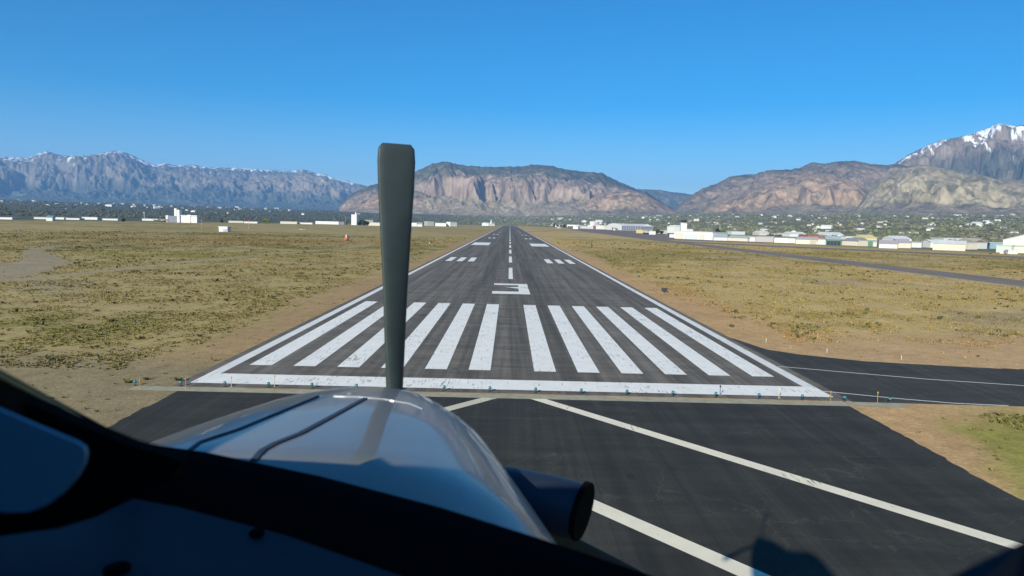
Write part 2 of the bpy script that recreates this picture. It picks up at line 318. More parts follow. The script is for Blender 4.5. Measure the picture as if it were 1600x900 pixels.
# ------------------------------------------------------------------ runway markings
ft = .3048; WH = .016
def mark(name, quads, mat, z=WH, **kw):
    b = MB()
    for q in quads: b.poly([(p[0], p[1], z) for p in q])
    return b.build(name, mat, kind='structure', **kw)
def rect(x0, x1, y0, y1): return [(x0, y0), (x1, y0), (x1, y1), (x0, y1)]
mark('threshold_bar', [rect(-22.86, 22.86, .45, 3.6)], M['mark'])
for s in (-1, 1):
    mark('edge_line', [rect(*sorted((s*22.86, s*21.95)), 3.6, 2465)], M['markedge'])
    for i in range(6):
        a = (5.75+i*11.5)*ft; mark('threshold_stripe', [rect(*sorted((s*a, s*(a+5.75*ft))), 6.9, 52.4)], M['mark'])
    for i in range(3):
        a = (36+i*11)*ft; mark('touchdown_bar', [rect(*sorted((s*a, s*(a+6*ft))), 160.6, 183.5)], M['mark'])
    mark('aiming_point', [rect(*sorted((s*36*ft, s*66*ft)), 310.3, 356)], M['mark'])
    for n_, y in ((2, 465), (2, 617), (1, 770), (1, 922)):
        for i in range(n_):
            a = (36+i*11)*ft; mark('touchdown_bar', [rect(*sorted((s*a, s*(a+6*ft))), y, y+22.9)], M['mark'])
for k in range(38):
    y = 98.7+k*60.96
    if y < 2440: mark('centreline_dash', [rect(-.46, .46, y, y+36.6)], M['mark'])
X3 = [[(-3.2, 0), (3.2, 0), (3.2, 4.2), (-3.2, 4.2)], [(1.35, 4.2), (3.2, 4.2), (3.15, 9.8), (1.35, 9.8)], [(-1.1, 12.3), (1.35, 9.8), (3.15, 9.8), (3.1, 11.0), (1.4, 12.9)],
      [(1.4, 12.9), (3.1, 11.6), (3.15, 16.4), (1.4, 16.4)], [(-3.2, 16.4), (3.15, 16.4), (3.15, 19.6), (-3.2, 19.6)]]
mark('runway_number', [[(x, y+67.6) for x, y in p] for p in X3], M['mark'])
# chevron arms on the pad (45 degrees) and taxiway edge lines
def stroke(p0, p1, wd):
    p0, p1 = Vector(p0), Vector(p1); d = (p1-p0).normalized(); n = Vector((-d.y, d.x))*wd/2
    return [tuple(p0-n), tuple(p1-n), tuple(p1+n), tuple(p0+n)]
def poly_stroke(name, pts, wd, mat, z=.02):
    b = MB(); V2 = [Vector(p) for p in pts]
    def nor(i):
        d = (V2[min(i+1, len(V2)-1)]-V2[max(i-1, 0)]).normalized(); return Vector((-d.y, d.x))*wd/2
    for i in range(len(V2)-1):
        a, c = nor(i), nor(i+1); b.poly([(*(V2[i]-a), z), (*(V2[i+1]-c), z), (*(V2[i+1]+c), z), (*(V2[i]+a), z)])
    return b.build(name, mat, kind='structure')
def chev(name, s, x0, y0, x1, y1, wd, mat):
    mark(name, [[(s*x0+.0, y0), (s*(x0+wd*1.25), y0), (s*(x1+wd*1.25), y1), (s*x1, y1)]], mat)
g1 = G(838, 619); g2 = G(1600, 852)
chev('pad_chevron', 1, 1.15, -1.95, 20.6, -25.2, .86, M['markcream'])
chev('pad_chevron', -1, -.0+1.0, -1.95, 20.6, -25.2, .86, M['markyel'])
chev('pad_chevron', 1, .6, -17.2, 20.6, -41.2, .95, M['markcream'])
chev('pad_chevron', -1, .6, -17.2, 20.6, -41.2, .95, M['markcream'])
poly_stroke('taxiway_line', [(23.0, 11.2), (27, 9.7), (33.6, 7.3), (40.3, 5.7), (60, 3.2), (120, -1)], .16, M['markedge'])
poly_stroke('taxiway_line', [(22.9, 2.2), (27.3, .5), (30.8, -.55), (34.4, -.9)], .16, M['markedge'], z=.022)

# ------------------------------------------------------------------ mountains
def crest(pts): xs = [p[0] for p in pts]; ys = [p[1] for p in pts]; return np.array(xs, float), np.array(ys, float)
def mountain(name, pts, Rr, Rf, seed, colf, amp=.30, lam=520, step=1.3, prof=None, nt=130, jit=1.3, back=1.6):
    px, py = crest(pts); xs = np.arange(px[0], px[-1]+.1, step)
    yy = np.interp(xs, px, py); yy = yy+jit*fbm(xs/7, xs*0+seed, 4, seed)
    az = []; el = []
    for x, y in zip(xs, yy):
        d = ray(x, y); h = math.hypot(d[0], d[1]); az.append(math.atan2(d[0], d[1])); el.append(d[2]/h)
    az = np.array(az); el = np.array(el)
    t = np.concatenate([np.linspace(0, 1, nt), 1+np.linspace(0, .8, 18)[1:]])
    A, T = np.meshgrid(az, t, indexing='ij'); EL = el[:, None]+0*T
    rad = Rf+(Rr-Rf)*T; X = CX+np.sin(A)*rad; Y = CY+np.cos(A)*rad
    Zr = CH+EL*Rr
    Z0 = np.minimum(rise(CX+np.sin(A)*Rf, CY+np.cos(A)*Rf)-15, Zr-5)
    prof = prof or ([0, .25, .45, .62, .8, 1], [0, .10, .26, .62, .84, 1])
    P = np.interp(np.minimum(T, 1), *prof); 
    s = A*Rr; w1 = fbm(X/900, Y/900, 5, seed+50)
    Hh = (Zr-Z0)
    g = ridged(s/(lam*2.2)+w1*.55, T*1.1+w1*.4, 2, seed)*.55+ridged(s/lam+w1*.9, T*1.6+w1*.6, 5, seed+7)*.45
    env = np.sin(np.clip(T, 0, 1)*np.pi)**.7*(T < 1)
    fine = ridged(X/170, Y/170, 5, seed+13)
    # spurs reach forward, gullies cut back: shift the profile
    Pm = np.interp(np.clip(np.minimum(T, 1)+(g-.62)*amp*env, 0, 1), *prof)
    big = fbm(X/1500, Y/1500, 3, seed+31)
    Z = Z0+Hh*Pm*(1+.16*env*big)+(fine-.55)*Hh*.075*env+(ridged(X/65, Y/65, 4, seed+19)-.5)*Hh*.028*env
    # never above the skyline as seen from the field
    zmax = CH+EL*rad*(.995)-2; Z = np.where(T < .999, np.minimum(Z, np.maximum(zmax, Z0)), Z)
    bz = np.clip(T-1, 0, 1); Z = np.where(T > 1, Zr-bz*Hh*.9+fbm(X/300, Y/300, 4, seed)*Hh*.04*np.minimum(bz*5, 1), Z)
    Hn = (Z-Z0)/np.maximum(Hh, 1)
    dzx = np.gradient(Z, axis=1)/np.maximum(np.gradient(rad, axis=1), 1); dzs = np.gradient(Z, axis=0)/(np.gradient(A, axis=0)*rad)
    slope = np.hypot(dzx, dzs)
    C = colf(X, Y, Z, Hn, slope, T, g, A)
    V = np.stack([X, Y, Z], -1).reshape(-1, 3)
    return np_mesh(name, V, grid_faces(len(az), len(t))[:, ::-1], M['rock'], np.clip(C, .01, .9).reshape(-1, 3), smooth=True, kind='structure')
def base_col(X, Y, Hn, lo=(.115, .105, .075), mid=(.14, .115, .09), hi=(.075, .078, .058), seed=0, cliff=(.34, .23, .17), c0=.35, c1=.72, ca=.9, slope=None, hi0=.7):
    n = fbm(X/500, Y/500, 6, seed+60); n2 = fbm(X/110, Y/110, 5, seed+61)
    c = np.broadcast_to(np.array(lo), X.shape+(3,)).copy()
    c = mixc(c, mid, ss(.1, .5, Hn+n*.15))
    c = mixc(c, hi, ss(hi0-.08, hi0+.12, Hn+n*.22))
    b = ss(c0, c0+.08, Hn+n*.12)*(1-ss(c1, c1+.08, Hn+n*.2))*ss(.35, .75, slope+n2*.25)
    c = mixc(c, cliff, b*ca)
    c = mixc(c, (.06, .062, .045), ss(.08, .38, n2)*.65*ss(.05, .3, Hn))
    c = mixc(c, (.24, .20, .15), ss(.2, .5, -n2)*.35)
    return c, n, n2
def snow(c, m): return mixc(c, (.80, .82, .85), np.clip(m, 0, 1))
def col_left(X, Y, Z, Hn, sl, T, g, A):
    c, n, n2 = base_col(X, Y, Hn, lo=(.075, .085, .065), mid=(.10, .10, .085), hi=(.09, .095, .085), seed=3, cliff=(.22, .185, .15), c0=.38, c1=.88, ca=.7, slope=sl)
    c = mixc(c, (.30, .235, .17), ss(az_of_px(330), az_of_px(470), A)*ss(.3, .5, Hn+n*.1)*(1-ss(.8, .9, Hn))*.6)
    return snow(c, ss(.93, .98, Hn+n*.12+n2*.10)*ss(.0, .15, n2+n*.5)*(T <= 1.1)+ss(.5, .6, n2)*(Hn > .72)*.5)
def col_mid(X, Y, Z, Hn, sl, T, g, A):
    c, n, n2 = base_col(X, Y, Hn, lo=(.29, .23, .16), mid=(.23, .185, .135), seed=9, cliff=(.31, .225, .185), c0=.30, c1=.66, slope=sl, hi0=.72); return c
def col_right(X, Y, Z, Hn, sl, T, g, A):
    c, n, n2 = base_col(X, Y, Hn, lo=(.17, .145, .11), mid=(.18, .145, .11), hi=(.09, .088, .065), seed=14, cliff=(.30, .2, .155), c0=.5, c1=.95, ca=.55, slope=sl, hi0=.75); return c
def col_tan(X, Y, Z, Hn, sl, T, g, A):
    c, n, n2 = base_col(X, Y, Hn, lo=(.18, .15, .11), mid=(.27, .19, .135), hi=(.26, .175, .125), seed=21, cliff=(.36, .25, .165), c0=.2, c1=1.2, ca=.7, slope=sl, hi0=1.4); return c
def col_tan2(X, Y, Z, Hn, sl, T, g, A):
    c, n, n2 = base_col(X, Y, Hn, lo=(.18, .15, .11), mid=(.25, .205, .14), hi=(.22, .18, .125), seed=27, cliff=(.34, .28, .18), c0=.2, c1=1.2, ca=.7, slope=sl, hi0=1.4); return c
def col_gap(X, Y, Z, Hn, sl, T, g, A):
    c, n, n2 = base_col(X, Y, Hn, lo=(.06, .07, .05), mid=(.07, .075, .055), seed=31, cliff=(.2, .18, .13), c0=.5, c1=1.1, ca=.4, slope=sl); return c
def col_snow(X, Y, Z, Hn, sl, T, g, A):
    c, n, n2 = base_col(X, Y, Hn, lo=(.08, .075, .06), mid=(.085, .08, .065), hi=(.15, .13, .105), seed=36, cliff=(.27, .2, .16), c0=.6, c1=1.3, ca=.6, slope=sl, hi0=.72)
    az_ = (A-az_of_px(1400))/(az_of_px(1600)-az_of_px(1400))
    n3 = fbm(X/160, Y/420, 6, 91); n4 = ridged(X/240+n, Y/600+n, 4, 93)-.55
    c = c*1.0; n5 = ridged(X/75+.8*n, Y/260, 4, 95)-.55
    return snow(c, ss(-.02, .05, n5+.10)*ss(.79, .84, Hn+n*.22+n3*.34+n4*.3+n2*.18-.15*(1-np.clip(az_, 0, 1)))*ss(-.06, .04, n3*.8+n4*.7+n2*.3+.08*az_))
mountain('mountain_range', [(-420, 262), (-300, 250), (-200, 255), (-90, 243), (0, 246), (10, 245), (45, 246), (60, 240), (72, 236), (80, 238), (95, 243), (130, 243), (150, 241), (168, 237), (180, 235), (195, 238), (210, 244),
  (235, 255), (245, 258), (258, 255), (280, 259), (300, 257), (330, 262), (365, 262), (400, 264), (430, 266), (455, 267), (475, 265), (490, 269), (510, 273), (525, 280), (545, 283), (575, 291), (600, 296), (640, 310), (680, 330)],
  17500, 13200, 3, col_left, amp=.42, lam=850, nt=130)
mountain('mountain', [(530, 322), (545, 306), (560, 297), (577, 290), (600, 284), (620, 277), (645, 270), (660, 263), (675, 256), (697, 252), (712, 256), (730, 259), (770, 261), (800, 260), (815, 260), (835, 257), (862, 259), (880, 264), (910, 268),
  (940, 270), (950, 275), (965, 283), (985, 291), (995, 296), (1010, 300), (1030, 313), (1045, 323), (1062, 332)], 8800, 6200, 8, col_mid, amp=.40, lam=420, prof=([0, .25, .42, .52, .75, 1], [0, .12, .27, .58, .80, 1]))
mountain('mountain', [(880, 330), (930, 305), (960, 296), (1000, 295.5), (1030, 296.5), (1050, 300), (1070, 302), (1085, 305), (1120, 312), (1160, 325)], 14500, 11500, 31, col_gap, amp=.35, lam=600)
mountain('mountain', [(1040, 333), (1060, 322), (1072, 311), (1082, 304), (1100, 293), (1120, 287), (1140, 276), (1160, 273), (1180, 272), (1200, 266), (1235, 265), (1250, 262), (1270, 253), (1285, 256), (1310, 252), (1335, 251), (1360, 256), (1385, 258), (1400, 256),
  (1430, 262), (1480, 275), (1540, 290), (1600, 300)], 8600, 6600, 14, col_right, amp=.40, lam=480)
mountain('snowy_mountain', [(1290, 310), (1350, 276), (1395, 257), (1420, 241), (1450, 227), (1470, 219), (1500, 214), (1530, 205), (1545, 199), (1560, 193), (1575, 195), (1590, 197), (1600, 195), (1660, 188), (1740, 205), (1850, 240), (2000, 262)], 10800, 7600, 36, col_snow, amp=.5, lam=700)
mountain('foothill', [(880, 334), (905, 318), (930, 303), (960, 298), (985, 297), (1005, 302), (1025, 313), (1045, 324), (1060, 333)], 7500, 6300, 22, col_tan, amp=.3, lam=300)
mountain('foothill', [(528, 334), (545, 323), (560, 315), (585, 303), (620, 295), (645, 296), (680, 306), (720, 325)], 7600, 6400, 29, col_tan, amp=.3, lam=300)
mountain('foothill', [(1085, 333), (1115, 318), (1150, 304), (1200, 287), (1240, 274), (1265, 271), (1300, 273), (1330, 281), (1350, 290), (1365, 302), (1385, 325)], 7200, 5900, 21, col_tan, amp=.35, lam=330)
mountain('foothill', [(1325, 338), (1335, 331), (1350, 306), (1375, 281), (1412, 262), (1437, 257), (1462, 261), (1487, 265), (1512, 272), (1535, 273), (1562, 282), (1580, 281), (1600, 282), (1660, 278), (1730, 292), (1830, 320)], 6800, 5500, 27, col_tan2, amp=.4, lam=330)

# ------------------------------------------------------------------ haze
hz = MB().box(-32000, 32000, -3000, 34000, -60, 2150).build('haze', None or M['white'], kind='stuff')
hm = bpy.data.materials.new('haze_air'); hm.use_nodes = True; t = hm.node_tree; t.nodes.clear()
ho = t.nodes.new('ShaderNodeOutputMaterial'); hv = t.nodes.new('ShaderNodeVolumePrincipled')
hv.inputs['Color'].default_value = (.26, .54, 1, 1); hv.inputs['Density'].default_value = 4.4e-5; hv.inputs['Anisotropy'].default_value = .0
t.links.new(hv.outputs[0], ho.inputs['Volume']); hz.data.materials.clear(); hz.data.materials.append(hm)

exec_order = []
# ------------------------------------------------------------------ buildings
GB = 'airfield buildings beyond the runway'
def building(kind, xl, yl, xr, yr, hpx, depth, wall, roof, label, cat='building', rt='flat', doors=None, group=GB, extra=None, twist=0):
    a = G(xl, yl)[:2]; b = G(xr, yr)[:2]
    A, B = Vector(a), Vector(b); mid = (A+B)/2; d = (B-A); L = d.length; ang = math.atan2(d.y, d.x)
    dist = (mid-Vector((CX, CY))).length; h = hpx*dist/F
    root = empty(kind, (mid.x, mid.y, 0), label, cat, group, rz=ang)
    w2 = L/2; n = .0
    MB().box(-w2, w2, 0, depth, -.5, h).build('wall', M[wall], root)
    o = .4
    if rt == 'flat': MB().box(-w2-o, w2+o, -o, depth+o, h+.003, h+.5).build('roof', M[roof], root)
    elif rt == 'gable':    # ridge along the depth: gable faces the field
        r = MB(); k = L*.16
        r.add([(-w2-o, -o, h-.1), (0, -o, h+k), (w2+o, -o, h-.1), (-w2-o, depth+o, h-.1), (0, depth+o, h+k), (w2+o, depth+o, h-.1),(-w2-o, -o, h+.3), (0, -o, h+k+.4), (w2+o, -o, h+.3), (-w2-o, depth+o, h+.3), (0, depth+o, h+k+.4), (w2+o, depth+o, h+.3)],
              [(0,1,7,6),(1,2,8,7),(6,7,10,9),(7,8,11,10),(3,9,10,4),(4,10,11,5),(0,6,9,3),(2,5,11,8),(0,3,4,1),(1,4,5,2)]).build('roof', M[roof], root)
        MB().add([(-w2, 0, h+.001), (w2, 0, h+.001), (0, 0, h+k), (-w2, .3, h+.001), (w2, .3, h+.001), (0, .3, h+k)], [(0,1,2),(3,5,4),(0,3,4,1),(1,4,5,2),(2,5,3,0)]).build('gable', M[wall], root)
    elif rt == 'side':     # ridge along the length
        k = depth*.16
        MB().add([(-w2-o, -o, h+.002), (w2+o, -o, h+.002), (w2+o, depth+o, h+.002), (-w2-o, depth+o, h+.002), (-w2-o, depth/2, h+k), (w2+o, depth/2, h+k)],
              [(0,1,5,4),(2,3,4,5),(0,4,3),(1,2,5),(0,3,2,1)]).build('roof', M[roof], root)
    elif rt == 'arch':
        r = MB(); n = 10; vs = []
        for y in (-o, depth+o):
            for i in range(n+1):
                q = math.pi*i/n; vs.append((-(w2+o)*math.cos(q), y, h+.002+L*.11*math.sin(q)))
        fs = [(i, i+1, n+2+i, n+1+i) for i in range(n)]+[tuple(range(n+1)), tuple(range(2*n+1, n, -1)), (0, n+1, 2*n+1, n)]
        r.add(vs, fs).build('roof', M[roof], root)
    for (u0, u1, hf, mt) in (doors or []):
        MB().box(-w2+u0*L, -w2+u1*L, -.25, -.003, 0.05, h*hf).build('door', M[mt], root)
    if extra: extra(root, L, h, depth)
    return root
def nd(n, mt, lo=.04, hi=.96, hf=.8):
    s = (hi-lo)/n; return [(lo+i*s+.012, lo+(i+1)*s-.012, hf, mt) for i in range(n)]
Bd = building
# right-hand rows, far to near
Bd('terminal_annex', 887, 352.6, 894.5, 352.8, 6, 14, 'orange', 'redb', 'small orange block behind the left end of the airfield buildings')
Bd('long_shed', 886, 355.4, 904, 355.9, 4.2, 18, 'white', 'roofw', 'long low white building with dark openings, leftmost of the right-hand rows', doors=nd(6, 'glassd', hf=.55))
Bd('shed', 904.5, 356.9, 917.5, 357.4, 4.3, 18, 'cream', 'roofw', 'cream shed with a flat white roof, left of the tall white block', doors=nd(3, 'white', hf=.6))
def tallblk(root, L, h, dp):
    MB().box(-L*.42, -L*.12, 3, 12, h+.5, h*2.0).build('upper_block', M['white'], root)
    MB().box(-L*.11, L*.1, 3, 10, h+.5, h*1.55).build('upper_block', M['mauve'], root)
Bd('hangar', 918, 357.6, 941.5, 358.4, 6.0, 20, 'white', 'roofw', 'white hangar with a tall upper block and a maroon door', doors=[(.38, .56, .9, 'maroon')]+[(.04, .34, .6, 'lgrey')], extra=tallblk)
Bd('shed', 942, 358.4, 948, 358.6, 5.2, 14, 'cream', 'rooft', 'narrow cream shed beside the arched white hangar')
Bd('arched_hangar', 948, 358.8, 971, 359.7, 4.6, 26, 'white', 'white', 'white hangar with a curved roof and one dark door', rt='arch', doors=[(.38, .48, .75, 'glassd')])
def cols(root, L, h, dp):
    for i in range(9):
        x = -L*.48+i*L*.96/8; MB().box(x-.3, x+.3, -.6, -.26, 0, h).build('column', M['white'], root)
Bd('open_hangar', 971, 360.2, 1001, 361.4, 7.5, 30, 'slate', 'lgrey', 'wide open-fronted hangar with white columns under a pale grey roof', rt='side', extra=cols)  # solid dark wall fills the open front, standing in for interior shade
Bd('shed', 994, 364.2, 1003.5, 364.6, 5.6, 10, 'yel', 'orange', 'yellow shed with an orange roof edge')
Bd('office', 1004, 365.8, 1014.5, 366.4, 5.2, 9, 'white', 'roofg', 'small white office right of the yellow shed', doors=nd(3, 'glassd', hf=.5))
Bd('long_shed', 1014, 364.2, 1042, 365.5, 4.8, 14, 'lgrey', 'roofw', 'long pale low building behind the round green tree')
def ant(root, L, h, dp):
    MB().box(-L*.3, L*.35, 1.5, dp-2, h+.5, h+1.8).build('roof_house', M['lgrey'], root)
    MB().tube([(0, dp/2, h+1.8), (0, dp/2, h+4.5)], .12, 6).build('antenna', M['dark'], root)
Bd('terminal', 1042, 367.5, 1053.5, 368, 13.5, 18, 'white', 'roofw', 'white two-storey airport terminal block left of the control tower', doors=nd(3, 'glassd', hf=.25), extra=ant)
Bd('terminal_wing', 1053.8, 366.5, 1068, 367.2, 9, 14, 'white', 'roofg', 'lower white wing between the terminal block and the control tower')
Bd('shed', 1046, 371.0, 1056, 371.3, 4.3, 8, 'beigew', 'roofw', 'little beige shed in front of the terminal', doors=nd(2, 'white'))
# control tower
ct = G(1067, 371)
tw = empty('control_tower', (ct[0], ct[1], 0), 'white control tower with a dark glazed cab', 'control tower')
sc = math.dist(ct[:2], (CX, CY))/F
MB().box(-4.3*sc, 4.3*sc, -4*sc, 4*sc, 0, 21.5*sc).build('shaft', M['white'], tw)
MB().prism([(math.cos(math.pi*(2*i+1)/8)*5.0*sc, math.sin(math.pi*(2*i+1)/8)*5.0*sc) for i in range(8)], 21.52*sc, 22.4*sc).build('balcony', M['grey'], tw)
b = MB(); lo = [(math.cos(math.pi*(2*i+1)/8)*3.4*sc, math.sin(math.pi*(2*i+1)/8)*3.4*sc, 22.42*sc) for i in range(8)]; hi_ = [(math.cos(math.pi*(2*i+1)/8)*4.3*sc, math.sin(math.pi*(2*i+1)/8)*4.3*sc, 25.4*sc) for i in range(8)]
b.add(lo+hi_, [tuple(range(8))[::-1], tuple(range(8, 16))]+[(i, (i+1) % 8, 8+(i+1) % 8, 8+i) for i in range(8)]).build('cab', M['glassd'], tw)
MB().prism([(math.cos(math.pi*(2*i+1)/8)*4.8*sc, math.sin(math.pi*(2*i+1)/8)*4.8*sc) for i in range(8)], 25.42*sc, 26.2*sc).build('cab_roof', M['dark'], tw)
MB().tube([(0, 0, 26.2*sc), (0, 0, 30*sc)], .1, 6).build('antenna', M['dark'], tw)
# hangar rows facing the parallel taxiway
Bd('hangar', 1054, 373.0, 1113, 375.3, 11.2, 26, 'white', 'roofw', 'big white hangar with cream doors below the control tower', doors=[(.01, .12, .85, 'cream'), (.13, .24, .85, 'cream'), (.27, .62, .7, 'lgrey'), (.66, .8, .72, 'cream'), (.83, .985, .85, 'white')])
Bd('hangar', 1115.5, 375.6, 1136, 376.2, 4.6, 16, 'white', 'tealr', 'low white hangar with a pale teal roof, right of the big white one', rt='side', doors=nd(3, 'lgrey'))
Bd('hangar', 1136.5, 376.2, 1168, 377.4, 4.8, 14, 'beigew', 'tealr', 'long beige row hangar with four doors and a teal grey roof', rt='side', doors=nd(4, 'beigew'))
Bd('hangar', 1168.5, 377.3, 1180.5, 377.7, 7.5, 18, 'grey', 'roofg', 'narrow dark grey hangar between the beige row and the mauve doors', doors=nd(1, 'lgrey'))
Bd('hangar', 1181, 377.9, 1208.5, 378.7, 8.0, 18, 'grey', 'roofg', 'grey hangar with two mauve doors', doors=nd(2, 'mauve', hf=.9))
Bd('hangar', 1209.5, 379.0, 1242, 380.2, 7.2, 14, 'white', 'roofg', 'bright white hangar with a grey right-hand door', doors=[(.05, .62, .8, 'white'), (.66, .97, .92, 'lgrey')])
Bd('hangar', 1243, 381.0, 1276, 382.1, 6.6, 14, 'cream', 'mauve', 'cream hangar with tan door between white and mint hangars', rt='side', doors=[(.04, .6, .8, 'cream'), (.67, .97, .88, 'rooft')])
Bd('hangar', 1276.5, 382.0, 1290, 382.6, 7.6, 12, 'mint', 'tealr', 'pale mint hangar beside the dark green one', doors=nd(1, 'white'))
Bd('hangar', 1290.5, 382.7, 1314, 383.4, 7.8, 18, 'dgreen', 'tealr', 'dark green hangar with open bays', rt='side', doors=nd(4, 'glassd', hf=.75))  # open bays are dark slabs, the shade inside put into their colour
Bd('hangar', 1315, 383.2, 1340, 384.3, 6.4, 16, 'lgrey', 'roofg', 'light grey hangar right of the dark green one', rt='side', doors=nd(2, 'beigew'))
Bd('hangar', 1340.5, 384.4, 1370, 385.4, 7.6, 16, 'rooft', 'roofg', 'tan hangar with a bright green door', doors=[(.05, .48, .8, 'rooft'), (.53, .78, .93, 'green'), (.82, .97, .6, 'lgrey')])
Bd('hangar', 1373, 387.6, 1402, 388.6, 6.2, 16, 'lgrey', 'mauve', 'grey row hangar with mauve roof right of the green door', rt='side', doors=nd(3, 'lgrey'))
Bd('hangar', 1402.5, 387.4, 1423, 388.0, 7.0, 18, 'beigew', 'mauve', 'beige hangar in the middle of the grey rows', rt='side', doors=nd(2, 'beigew'))
Bd('hangar', 1423.5, 386.7, 1440, 387.2, 7.5, 18, 'grey', 'roofg', 'grey hangar leaning against the white gabled one', doors=nd(2, 'lgrey'))
Bd('hangar', 1441, 386.3, 1453.5, 387.0, 7.5, 22, 'white', 'roofw', 'white gabled hangar with a bright roof', rt='gable')
Bd('hangar', 1457, 390.6, 1508, 392.4, 8.6, 15, 'cream', 'roofw', 'long pale cream hangar with a grey and white roof, nearest of the cream ones', rt='side', doors=nd(5, 'beigew', hf=.75))
Bd('hangar', 1513, 389.8, 1527, 390.0, 7.6, 18, 'beigew', 'roofw', 'beige hangar just right of the dark gap', doors=nd(2, 'beigew'))
Bd('hangar', 1527.5, 388.8, 1542, 389.0, 8.0, 18, 'cream', 'rooft', 'cream hangar left of the blue one', doors=nd(2, 'lgrey'))
Bd('hangar', 1546, 388.6, 1566, 389.2, 7.6, 16, 'blue', 'tealr', 'blue hangar beside the large teal barn', doors=nd(2, 'blue'))
Bd('barn', 1566, 391.2, 1640, 393.8, 13.5, 24, 'mint', 'tealr', 'large barn with a pale teal gable roof at the right', rt='gable')
Bd('shed', 1581, 395.0, 1625, 396.6, 8.4, 9, 'cream', 'tealr', 'cream lean-to in front of the teal barn', doors=[(.45, .5, .5, 'glassd')])
Bd('shed', 1556, 394.2, 1580, 395.2, 8.8, 8, 'mint', 'mint', 'pale green shed left of the cream lean-to')
for i, (a, c, y, lb) in enumerate([(1562, 1572, 396.0, 'low white trailer parked before the pale green shed'), (1575, 1590, 396.8, 'white box trailer parked between the pale green shed and cream lean-to')]):
    t_ = Bd('trailer', a, y, c, y+.4, 4.2, 3, 'white', 'roofw', lb, cat='trailer', group='trailers by the teal barn')
# rows behind
for i, (a, c, y, hp, wl, rf, rt_, lb) in enumerate([
  (1143, 1164, 366.5, 4.5, 'lgrey', 'roofw', 'flat', 'white-roofed warehouse behind the beige row hangar'),
  (1186, 1202, 367.6, 3.5, 'beigew', 'roofw', 'side', 'small white roof behind the mauve hangar doors'),
  (1216, 1233, 368.6, 3.2, 'lgrey', 'roofw', 'flat', 'pale roof behind the bright white hangar'),
  (1234, 1259, 369.8, 4, 'white', 'roofw', 'side', 'long white roof behind the cream hangar'),
  (1262, 1286, 372.2, 4.4, 'redb', 'redb', 'flat', 'warehouse with a red-brown roof behind the mint hangar'),
  (1287, 1318, 371.0, 4.5, 'white', 'roofw', 'side', 'wide white warehouse behind the dark green hangar'),
  (1322, 1348, 374.2, 4, 'white', 'roofw', 'flat', 'low white warehouse left of the yellow roof'),
  (1350, 1370, 376.8, 4.6, 'yel', 'yel', 'side', 'yellow-roofed shed behind the green door'),
  (1375, 1396, 374.2, 3, 'white', 'rooft', 'flat', 'thin white building with tan roof behind the grey rows'),
  (1398, 1424, 378.6, 4.6, 'white', 'roofw', 'side', 'white-roofed hangar behind the beige hangar'),
  (1418, 1440, 372, 3.4, 'white', 'roofw', 'flat', 'white warehouse among the town trees'),
  (1441, 1452, 372.6, 2.6, 'beigew', 'roofw', 'flat', 'little white warehouse right of the town warehouse'),
  (1474, 1512, 378.6, 5.2, 'lgrey', 'roofw', 'flat', 'long warehouse with a bright white roof behind the cream hangar'),
  (1493, 1504, 371.2, 2.8, 'white', 'roofw', 'flat', 'small white block above the long bright roof'),
  (1553, 1564, 372.8, 2.8, 'white', 'roofw', 'side', 'white roof above the blue hangar'),
  (1518, 1540, 381.6, 3.8, 'rooft', 'rooft', 'side', 'tan roof behind the two cream hangars'),
  (1575, 1600, 373.6, 2.6, 'lgrey', 'roofg', 'flat', 'grey warehouse behind the teal barn')]):
    Bd('warehouse', a, y, c, y+(c-a)*.022, hp, 22, wl, rf, lb, rt=rt_)
# left of the runway
GL = 'low buildings along the far edge of the field'
Bd('warehouse', 493, 350.0, 529, 350.9, 4.0, 30, 'white', 'roofw', 'long white warehouse with dark doors left of the grey silo', doors=nd(7, 'lgrey', hf=.5), group=GL)
Bd('warehouse', 529.5, 350.9, 538, 351.1, 4.0, 30, 'slate', 'slate', 'dark blue end block of the long white warehouse', group=GL)
def sil(root, L, h, dp):
    MB().lathe([(L*.16, h+.5), (L*.16, h*1.25)], 10, (L*.1, dp/2, 0)).build('leg_house', M['lgrey'], root)
Bd('silo_block', 549, 351.4, 557, 351.6, 15.5, 16, 'conc', 'roofw', 'pale concrete silo block standing over the far trees', 'silo', extra=sil, group=None)
Bd('silo_tower', 557.6, 351.5, 562.5, 351.6, 17.5, 12, 'rooft', 'rooft', 'tall tan tower attached right of the pale silo block', 'silo', group=None)
Bd('warehouse', 563, 351.6, 583, 352, 8, 16, 'mauve', 'roofg', 'grey-brown plant building right of the tan tower', group=GL)
Bd('warehouse', 575, 352.4, 601, 353, 4.4, 18, 'beigew', 'roofw', 'beige warehouse with a white roof behind the trees', group=GL)
Bd('warehouse', 623, 353.2, 651, 353.9, 5.2, 24, 'conc', 'roofw', 'long pale warehouse just right of the propeller blade', group=GL, doors=nd(4, 'lgrey', hf=.5))
Bd('warehouse', 651.5, 353.9, 660, 354.1, 5.4, 20, 'roofg', 'roofw', 'dark-fronted shed with white openings at the right end of the pale warehouse', group=GL, doors=nd(2, 'white', hf=.6))
Bd('warehouse', 668, 352.8, 678, 353, 6.4, 20, 'grey', 'roofw', 'grey shed between the dark-fronted shed and the white warehouse', group=GL)
Bd('warehouse', 680, 353.3, 697, 353.7, 4.6, 24, 'white', 'roofw', 'white warehouse nearest the left side of the runway end', group=GL)
Bd('warehouse', 697.2, 353.6, 703.5, 353.8, 6.6, 20, 'white', 'roofw', 'taller white block at the right end of the white warehouse', group=GL)
